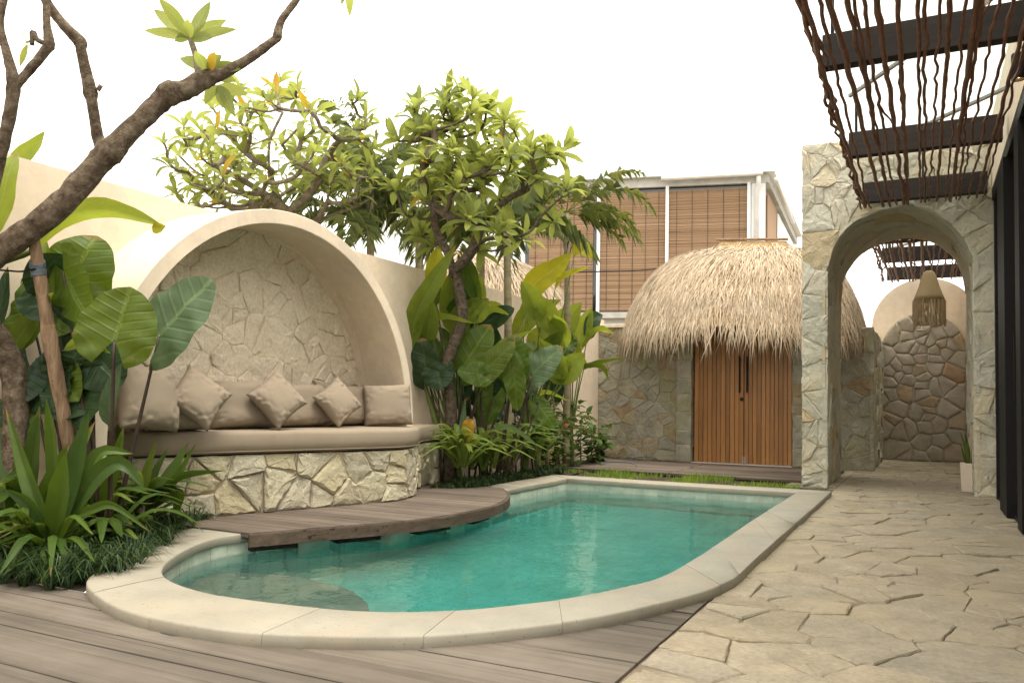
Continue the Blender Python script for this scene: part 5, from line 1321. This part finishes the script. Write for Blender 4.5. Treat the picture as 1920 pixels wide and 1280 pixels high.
hp((950,880),(999,700),(1052,648),32,'aloc_grey',hd(-FWD+UPc*.5),17,.1)
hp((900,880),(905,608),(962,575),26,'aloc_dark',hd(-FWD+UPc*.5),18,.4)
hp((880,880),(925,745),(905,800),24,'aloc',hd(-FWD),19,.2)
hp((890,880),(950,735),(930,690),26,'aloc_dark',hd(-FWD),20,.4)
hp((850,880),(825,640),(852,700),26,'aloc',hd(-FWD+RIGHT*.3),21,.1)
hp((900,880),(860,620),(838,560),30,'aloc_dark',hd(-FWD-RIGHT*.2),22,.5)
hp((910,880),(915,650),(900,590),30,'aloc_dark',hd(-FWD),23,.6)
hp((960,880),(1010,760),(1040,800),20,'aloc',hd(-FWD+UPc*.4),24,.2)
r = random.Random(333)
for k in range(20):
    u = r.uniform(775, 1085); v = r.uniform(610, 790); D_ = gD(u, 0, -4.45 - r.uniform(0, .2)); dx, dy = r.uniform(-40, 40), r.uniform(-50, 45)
    heart_px(e2, (u + r.uniform(-30,30), 905, D_), (u, v, D_), (u+dx, v+dy if abs(dy) > 20 else v+35, D_-.1), r.uniform(22, 34), r.choice(('aloc','aloc_dark','aloc','aloc_dark','aloc_speck')), hd(-FWD + UPc*r.uniform(0,.6) + RIGHT*r.uniform(-.4,.4)), 700+k, .014, .006)
leaf_px('leaf', [(862,870,DB_-.2),(866,820,DB_-.25),(872,745,DB_-.2)], 18, MT['aloc_grey'], e2, lance, fold=.4, seed=7)
leaf_px('leaf', [(925,805,DB_-.5),(955,803,DB_-.6),(985,820,DB_-.65),(1006,833,DB_-.7)], 28, MT['aloc_grey'], e2, lance, side=hd(UPc*.5-FWD), fold=.1, seed=8)
leaf_px('leaf', [(880,830,DB_-.5),(878,800,DB_-.55),(886,785,DB_-.55)], 24, MT['frangi_y'], e2, oval, wave=.2, seed=9)

def banana(label, base, leaves, stems):
    t_ = thing('banana_plant', gB(base[0]), label, 'plant', 'banana plants in the bed by the back wall')
    D = gD(*base); r = random.Random(base[0])
    for pts, wd, mat, sd in leaves:
        n = len(pts); dd = r.uniform(-.3, .2)
        leaf_px('leaf', [(u, v, D + dd*(k/(n-1))) for k, (u, v) in enumerate(pts)], wd*1.25, MT[mat], t_, lance, side=sd, fold=.22, wave=.09, seed=r.randint(0,999), ncol=4)
        P = [PD(base[0] + r.uniform(-8,8), base[1]-60, D), PD((base[0]+pts[0][0])/2, (base[1]+pts[0][1])/2 - 30, D), PD(*pts[0], D)]
        stalk(t_, P, .011, .007, MT['petiole_green'])
    for (u, v) in stems:
        mb = limb([(base[0], base[1]+14, D, 7), ((base[0]+u)/2, (base[1]+v)/2, D, 6), (u, v, D, 3)]); mb.build('stem', MT['petiole_green'], t_, smooth=True)
banana('banana plant with a tall upright leaf beside the daybed arch', (846, 890), [([(770,661),(781,590),(815,526),(856,458)],32,'banana',None),([(774,640),(800,605),(834,597),(892,607)],24,'banana',hd(UPc*.5-FWD)),([(800,640),(806,600),(812,565)],32,'banana',None),([(790,660),(770,640),(752,610)],24,'banana',None),([(806,600),(800,560),(795,535)],26,'banana',None)], [(790,700)])
r = random.Random(444)
banana('dense banana clump spreading leaves against the garden wall', (862, 890), [([(u0, v0), (u0 + dx*.5, v0 - dy*.6), (u0 + dx, v0 - dy)], r.uniform(24, 36), r.choice(('banana', 'banana', 'aloc', 'banana_y') if k % 4 == 0 else ('banana', 'aloc')), None) for k, (u0, v0, dx, dy) in enumerate((r.uniform(780, 900), r.uniform(560, 690), r.uniform(-50, 60), r.uniform(40, 110)) for _ in range(14))], [(835,720)])
banana('banana clump between the two slim palm trunks', (985, 874), [([(u0, v0), (u0 + dx*.5, v0 - dy*.6), (u0 + dx, v0 - dy)], r.uniform(24, 38), r.choice(('banana', 'aloc', 'banana')), None) for k, (u0, v0, dx, dy) in enumerate((r.uniform(930, 1075), r.uniform(600, 730), r.uniform(-50, 60), r.uniform(30, 95)) for _ in range(13))], [(985,740)])
banana('banana plant with upright pale leaf behind the frangipani trunk', (905, 880), [([(888,600),(890,545),(886,500)],36,'banana',None),([(888,640),(886,600),(884,565)],32,'banana',None),([(905,605),(925,585),(955,590)],22,'banana',hd(UPc*.5-FWD)),([(920,660),(960,640),(1000,620)],22,'banana',hd(UPc*.5-FWD))], [(890,680)])
banana('banana plant with a yellow leaf in front of the bamboo blinds', (1010, 872), [([(965,640),(985,600),(1010,580),(1052,562)],34,'banana',None),([(985,570),(1005,530),(1040,504),(1072,474)],38,'banana_y',None),([(1076,482),(1092,464),(1112,486)],26,'banana_y',None),([(965,627),(940,660),(930,690)],24,'banana',None),([(1040,545),(1060,520),(1105,500)],18,'banana_y',hd(UPc*.6-FWD)),([(1000,747),(1025,738),(1066,752)],16,'banana',hd(UPc*.5-FWD)),([(990,650),(1010,628),(1030,612)],26,'banana',None)], [(985,660)])
banana('banana plant with broad leaves in the corner by the stone wall', (1070, 862), [([(1017,652),(1055,608),(1090,567)],46,'banana',None),([(1077,655),(1092,616),(1110,576)],30,'banana',None),([(1066,690),(1062,650),(1050,610)],42,'banana',None),([(1090,658),(1120,622),(1152,626)],22,'banana',hd(UPc*.5-FWD)),([(1070,702),(1115,685),(1172,671)],16,'aloc',hd(UPc*.6-FWD)),([(1040,690),(1075,672),(1105,690)],24,'banana',hd(UPc*.5-FWD)),([(1095,690),(1125,690),(1142,715)],18,'aloc',hd(UPc*.5-FWD)),([(1100,640),(1112,600),(1130,590)],24,'aloc_dark',None),([(1060,700),(1040,660),(1020,700)],26,'aloc',None)], [(1066,700)])
for k, (u, v, lab) in enumerate(((868,893,'pale strap-leaved plant at the foot of the frangipani trunk'), (905,895,'pale strap-leaved plant at the pool edge under the drooping grey leaf'), (945,886,'pale strap-leaved plant right of the frangipani trunk'), (985,878,'small pale strap-leaved plant by the back corner of the pool'), (1020,868,'small strap-leaved plant before the dark shrub'), (888,897,'pale strap-leaved plant with upright leaves nearest the pool corner'), (925,893,'pale strap-leaved plant between the two leafy clumps by the pool'), (857,894,'upright strap-leaved plant squeezed between plinth end and frangipani trunk'), (965,884,'leaning strap-leaved plant under the pale banana clump'), (1003,874,'narrow strap-leaved plant under the yellow banana leaf'))):
    strap_plant(lab, (u, v, gD(u, 0, -4.12 - .06*(k % 3))), [], 'strap_lt' if k not in (3,4) else 'strap', 20 if k < 3 else 17, 200+k, 60, (120,110,115,95,85,120,100,125,105,95)[k], 13, 'strap', False, 'pale strap plants by the pool', (.55,.9,.7,1.0,.6,.95,.5,1.0,.8,.9)[k])
# dark shrub in the corner
def shrub(label, spots, n, rad, seed, leafpx=15, mat='shrub'):
    r = random.Random(seed); c0 = gB(spots[0][0]); t_ = thing('shrub', c0, label, 'shrub')
    mbs = [blade([Vector((0,0,0)), Vector((0,.5,.06)), Vector((0,1,-.08))], .27, Vector((1,0,0)), frang, 1, .15, .02, s_, 5).mesh('leaf', MT[mat], smooth=True) for s_ in range(3)]
    st = MB()
    for (u, v, vt, w_) in spots:
        D = gD(u, v); b = gB(u); top = PD(u, vt, D)
        st.tube([b, (b+top)/2 + Vector((r.gauss(0,.05), r.gauss(0,.05), 0)), top], [.012,.008,.004], 5)
        for k in range(n//len(spots)):
            p = b.lerp(top, r.uniform(.1, 1.05)) + Vector((r.gauss(0,1), r.gauss(0,1), r.gauss(0,.4)))*px2m(w_, D)*.5
            q = Vector((r.gauss(0,1), r.gauss(0,1) - .6, r.uniform(-.4,.6))).to_track_quat('Y', 'Z'); s_ = px2m(leafpx, D)*r.uniform(.6,1.3)
            inst('leaf', mbs[r.randint(0,2)], p, q, t_, (s_, s_, s_))
    st.build('stems', MT['petiole_green'], t_); return t_
sh = shrub('dark glossy-leaved shrub in the corner against the stone wall', [(1065,862,775,44),(1090,860,780,40),(1110,858,800,30),(1042,866,790,36),(1122,856,825,18)], 300, 1, 301, 23)
sh2 = shrub('low bright-leaved plant with yellow leaves at the end of the grass strip', [(1020,872,842,16),(1045,874,848,12)], 60, 1, 302, 16, 'frangi')
mb = MB(); p = PD(1060, 800, gD(1065,862)-.2); mb.lathe([(0,.05),(.02,.04),(.03,.0),(.015,-.04),(0,-.05)], p, 8); mb.build('flower', MT['red_flower'], sh)

# ------------------------------------------------------------------ frangipani trees with leaf rosettes
FL = [blade([Vector((0,0,0)), Vector((0,.5,.05)), Vector((0,1,-.10 - .05*s_))], .13 + .014*s_, Vector((1,0,0)), frang, 1, .14, .02, s_, 6) for s_ in range(4)]
FLM = [m_.mesh('leaf', MT['frangi'], smooth=True) for m_ in FL]; FLY = FL[0].mesh('leaf', MT['frangi_y'], smooth=True)
def frangipani(name, label, root, limbs, tips, tipr, leafm, seed, nleaf=(8, 12), maxparts=300, yellow=.05, twig=.011, trunk_r=.07, bark='bark2'):
    """root: Vector; limbs: list of point lists (the main fork, measured); tips: crown points. Branches grow tip by tip to the nearest wood."""
    r = random.Random(seed); t_ = thing(name, root, label, 'tree')
    nodes = []; par = []; 
    for L in limbs:
        prev = None
        c = curve(L, max(4, len(L)*3))
        if nodes: prev = min(range(len(nodes)), key=lambda i: (nodes[i]-c[0]).length)
        for p in c: nodes.append(p); par.append(prev); prev = len(nodes)-1
    ctr = limbs[0][-1]; ends = []
    for tip in sorted(tips, key=lambda p: (p-ctr).length):
        def cost(i):
            d = tip - nodes[i]; return d.length + .35*max(0, (nodes[i]-ctr).length - (tip-ctr).length) + (.4 if d.z < -.05 else 0) + (.6 if i < 6 else 0)
        i = min(range(len(nodes)), key=cost); a = nodes[i]; d = tip - a; L = d.length
        lat = d.cross(Vector((0,0,1))); lat = lat.normalized() if lat.length > 1e-4 else Vector((1,0,0))
        m1 = a + d*.35 + Vector((0,0,-.10*L)) + lat*r.uniform(-.14,.14)*L; m2 = a + d*.72 + Vector((0,0,-.06*L)) + lat*r.uniform(-.1,.1)*L
        prev = i
        for p in curve([a, m1, m2, tip], 7)[1:]: nodes.append(p); par.append(prev); prev = len(nodes)-1
        ends.append(prev)
    cnt = [0]*len(nodes)
    for e_ in ends:
        i = e_
        while i is not None: cnt[i] += 1; i = par[i]
    rad = [min(trunk_r, twig*max(1, c)**.42) for c in cnt]
    kids = {}
    for i, p in enumerate(par):
        if p is not None: kids.setdefault(p, []).append(i)
    mb = MB(); done = set()
    starts = [(None, i) for i, p in enumerate(par) if p is None] + [(p, k) for p, ks in kids.items() for k in sorted(ks, key=lambda q: -cnt[q])[1:]]
    for p, i in starts:
        chain = ([p] if p is not None else []) + [i]
        while i in kids: i = max(kids[i], key=lambda q: cnt[q]); chain.append(i)
        if len(chain) > 1:
            rr = [rad[q] for q in chain]
            if p is not None: rr[0] = rr[1]
            mb.tube([nodes[q] for q in chain], rr, 7)
    mb.build('trunk', MT[bark], t_, smooth=True)
    items = []
    for e_ in ends:
        p = nodes[e_]; ax = (p - nodes[par[par[e_]]]).normalized(); ax = (ax + Vector((0,0,.9))).normalized()
        n = r.randint(*nleaf); a0 = r.uniform(0, 6.283); s1 = ax.orthogonal().normalized(); s2 = ax.cross(s1)
        for k in range(n):
            a = a0 + k*2.399; el = 1.2 - 1.4*(k/n) + r.uniform(-.25,.25)
            d = (s1*math.cos(a) + s2*math.sin(a))*math.cos(el) + ax*math.sin(el); d.z -= r.uniform(0,.3); d.normalize()
            up = ax - d*ax.dot(d); up = up.normalized() if up.length > 1e-3 else Vector((0,0,1)); X_ = d.cross(up)
            q = Matrix((X_, d, up)).transposed().to_quaternion(); s_ = leafm*r.uniform(.55, 1.15)
            items.append((p - ax*r.uniform(0,.05), q, s_, r.random() < yellow, r.randint(0, 3)))
    r.shuffle(items); items.sort(key=lambda it: ((it[0]-EYE).dot(FWD)))
    rest = MB()
    for k, (p, q, s_, yel, v_) in enumerate(items):
        if k < maxparts: inst('leaf', FLY if yel else FLM[v_], p, q, t_, (s_, s_, s_))
        else: rest.add([p + q @ (Vector(v)*s_) for v in FL[v_].v], FL[v_].f, list(FL[v_].uv))
    if rest.v: rest.build('foliage', MT['frangi'], t_, smooth=True, kind='stuff')
    return t_
def crown_tips(outline, D, depth, n, seed, mind=.0):
    """random points inside a pixel polygon at depth D +- depth"""
    r = random.Random(seed); us = [p[0] for p in outline]; vs = [p[1] for p in outline]; cu, cv = sum(us)/len(us), sum(vs)/len(vs); res = []; px_ = []
    def inside(u, v):
        c = False; j = len(outline)-1
        for i in range(len(outline)):
            (xi, yi), (xj, yj) = outline[i], outline[j]
            if (yi > v) != (yj > v) and u < (xj-xi)*(v-yi)/(yj-yi) + xi: c = not c
            j = i
        return c
    tries = 0
    while len(res) < n and tries < 6000:
        tries += 1; u, v = r.uniform(min(us), max(us)), r.uniform(min(vs), max(vs))
        if not inside(u, v): continue
        if any((u-a)**2 + (v-b)**2 < mind**2 for a, b in px_): continue
        k = min(1, math.hypot((u-cu)/(max(us)-min(us)), (v-cv)/(max(vs)-min(vs)))*2)
        px_.append((u, v)); res.append(PD(u, v, D + r.uniform(-1, 1)*depth*math.sqrt(max(0.05, 1-k*k))))
    return res
Z4 = lambda x, y: (560 + x/2.56, 120 + y/2.56)
D2 = gD(850, 890) - .1
tips2 = [PD(*Z4(x, y), D2 + dd) for x, y, dd in ((780,130,.1),(570,200,.2),(700,190,-.1),(830,240,-.3),(910,210,.2),(730,420,-.6),(980,400,-.4),(1110,390,-.2),(1275,400,.1),(1285,600,-.2),(750,600,-.6),(590,545,-.5),(800,540,-.3),(1000,520,-.5),(1130,540,-.3),(480,370,.0),(820,745,-.5),(950,815,-.5),(880,440,-.1),(650,320,-.2),(560,270,.3),(740,270,.1),(880,310,.4),(1030,310,.1),(1180,440,.2),(640,610,-.3),(1060,440,.4),(960,300,.6),(690,500,.5),(860,600,.5))]
tips2 += crown_tips([Z4(*p) for p in ((470,300),(600,160),(800,120),(960,230),(1290,390),(1240,520),(1050,560),(800,560),(580,580),(480,420))], D2+.1, 1.0, 44, 401, 10) + crown_tips([(745,330),(900,330),(1075,330),(1060,430),(960,470),(800,470),(735,420)], D2+.2, .8, 16, 405, 22)
frangipani('frangipani_tree', 'leafy frangipani tree with twisted trunk in the bed right of the daybed', gB(842), [[gB(842), PD(846, 760, D2), PD(836, 690, D2), PD(866, 600, D2), PD(858, 530, D2), PD(850, 510, D2)],
    [PD(850,510,D2), PD(838,470,D2+.1), PD(818,430,D2+.15), PD(812,380,D2+.1)], [PD(850,510,D2), PD(885,470,D2-.1), PD(905,420,D2-.1), PD(950,375,D2-.1), PD(990,355,D2)], [PD(858,505,D2), PD(905,452,D2-.2), PD(985,440,D2-.2), PD(1015,405,D2-.2), PD(1055,368,D2-.2)]],
    tips2, 1, .265, 402, (9, 14), 300, .03, .0105, .062, 'bark3')
tips3 = crown_tips([(305,270),(335,225),(400,190),(440,165),(530,150),(640,165),(690,200),(705,290),(690,380),(560,395),(400,395),(330,390),(305,340)], 8.6, 1.2, 105, 403, 12)
frangipani('frangipani_tree', 'sparse pale frangipani crown rising behind the arched alcove', PD(560, 980, 8.8), [[PD(560,980,8.8), PD(552,600,8.8), PD(545,440,8.8), PD(540,400,8.7)], [PD(540,400,8.7), PD(490,360,8.5), PD(440,330,8.4), PD(400,310,8.4)], [PD(540,400,8.7), PD(590,350,8.7), PD(610,300,8.7), PD(650,240,8.7)], [PD(545,420,8.8), PD(510,340,8.6), PD(505,270,8.5), PD(530,210,8.5)], [PD(545,430,8.8), PD(660,390,8.8), PD(700,370,8.8)]],
    tips3, 1, .225, 404, (6, 10), 300, .09, .0115, .075)

# ------------------------------------------------------------------ palms
def frond(p0, d0, L, droop, r, mat, parent, nl=22, ll=.42, hang=.5, lw=.0040):
    d0 = Vector(d0).normalized(); hz = Vector((d0.x, d0.y, 0)); pts = []; p = Vector(p0); d = d0.copy(); n = 14
    for k in range(n+1):
        pts.append(p.copy()); p = p + d*(L/n); d = (d + Vector((0,0,-droop/n*(.4 + 1.4*k/n)))).normalized()
    mb = MB(); mb.tube(pts, [.009 - .007*k/n for k in range(n+1)], 4)
    side0 = d0.cross(Vector((0,0,1))); side0 = side0.normalized() if side0.length > .01 else Vector((1,0,0))
    for k in range(nl):
        s = .16 + .84*k/nl; i = min(n-1, int(s*n)); f = s*n - i; q = pts[i].lerp(pts[i+1], f); T = (pts[i+1]-pts[i]).normalized()
        sd_ = side0 - T*side0.dot(T); sd_.normalize(); l_ = ll*math.sin(math.pi*min(.97, .2 + .75*s))**.6
        for sg in (-1, 1):
            d1 = (sd_*sg*r.uniform(.45,1.0) + T*r.uniform(.35,.9) + Vector((0,0,r.uniform(-.35,.45)))).normalized(); ln = l_*r.uniform(.8,1.15)
            m_ = q + d1*ln*.5; e_ = q + d1*ln*.85 + Vector((0,0,-hang*ln*r.uniform(.5,1.1)))
            w_ = (T - d1*T.dot(d1)).normalized()*lw
            mb.add([q, m_ + w_, e_, m_ - w_], [(0,1,2), (0,2,3)])
    return mb.build('frond', mat, parent)
def palm(label, base, top, r0, r1, fronds, seed, mat='palm', group='feather palms behind the garden wall', ll=.34, hang=.5):
    r = random.Random(seed); t_ = thing('palm_tree', base, label, 'palm', group)
    c = curve([base, base.lerp(top, .5) + Vector((.02,0,0)), top], 14); mb = MB(); mb.tube(c, [r0 + (r1-r0)*k/14 for k in range(15)], 10); mb.build('trunk', MT['palm_trunk'], t_, smooth=True)
    for f in fronds:
        du, el, L, dr = f[:4]; m_ = MT[f[4]] if len(f) > 4 else MT[mat]
        d = (RIGHT*math.cos(du) + Vector((-FWD.x, -FWD.y, 0))*math.sin(du))*math.cos(el) + Vector((0,0,math.sin(el)))
        frond(top, d, L, dr, r, m_, t_, ll=ll, hang=hang)
    return t_
R_ = random.Random(500)
def rf(n, L, el=(.2,1.2), dr=(1.0,2.2), m=None): return [(R_.uniform(0,6.283), R_.uniform(*el), L*R_.uniform(.75,1.15), R_.uniform(*dr)) + ((m,) if m else ()) for _ in range(n)]
Dp = gD(952, 872)
palm('slender palm with drooping dark fronds right of the frangipani trunk', gB(952), PD(950, 425, Dp+.2), .055, .045, rf(9, 1.5, (-.1,1.1)) + [(math.pi, .5, 1.5, 2.0), (math.pi*.9, .2, 1.3, 1.8), (0.2, .4, 1.2, 2.2)], 501, hang=.8)
Dq = gD(1062, 858)
palm('slender palm with yellowish fronds in front of the bamboo blinds', gB(1062), PD(1062, 400, Dq), .055, .04, [(0.0,.75,1.5,2.4),(.2,.0,1.2,1.3),(6.1,-.1,1.0,1.2),(.3,.9,1.3,1.6),(3.1,.7,1.2,2.2),(2.6,.9,1.3,1.8),(.1,.25,1.15,1.6),(5.9,.5,1.3,2.2),(3.6,.4,1.2,2.0),(1.5,.8,1.1,2.0)] , 502, 'palm_lt', ll=.30, hang=.55)
palm('feather palm rising behind the garden wall left of the frangipani crown', Vector((PD(700,480,10.2).x, PD(700,480,10.2).y, 0)), PD(694, 330, 10.2), .06, .045, rf(12, 1.35, (-.1,1.3)), 503, 'palm')
palm('dark feather palm behind the wall under the frangipani crown', Vector((PD(790,480,10.8).x, PD(790,480,10.8).y, 0)), PD(785, 395, 10.8), .06, .045, rf(12, 1.4, (-.3,1.1)), 504, 'palm', hang=.8)
palm('small dark palm between the wall and the pale thatched roof', Vector((PD(620,450,10.4).x, PD(620,450,10.4).y, 0)), PD(640, 400, 10.4), .05, .04, rf(9, 1.15, (-.1,1.2)), 505, 'palm')
palm('young palm in the bed before the stone wall', gB(1025), PD(1025, 815, gD(1025,862)), .03, .02, rf(9, .7, (.3,1.2), (.8,1.6)), 506, 'palm', 'low palms in the back bed', ll=.2, hang=.3)
palm('leafy young palm behind the tall frangipani crown', Vector((PD(900,480,11.5).x, PD(900,480,11.5).y, 0)), PD(905, 420, 11.5), .05, .04, rf(11, 1.3, (-.3,1.1)), 507, 'palm', hang=.7)

# snake plant in the planter
r = random.Random(600)
for k in range(9):
    a = r.uniform(0, 6.283); d = Vector((math.cos(a), math.sin(a), 0)); b = Vector((cx_, cy_, ztop-.04)) + d*.03; h = r.uniform(.22,.52)
    blade([b, b + d*.05*r.uniform(.3,1) + Vector((0,0,h*.5)), b + d*r.uniform(.04,.16) + Vector((0,0,h))], .018, Vector((-d.y, d.x, 0)), strap, 2, .25, .05, k, 9).build('leaf', MT['snake' if k % 3 else 'strap_lt'], pot, smooth=True)
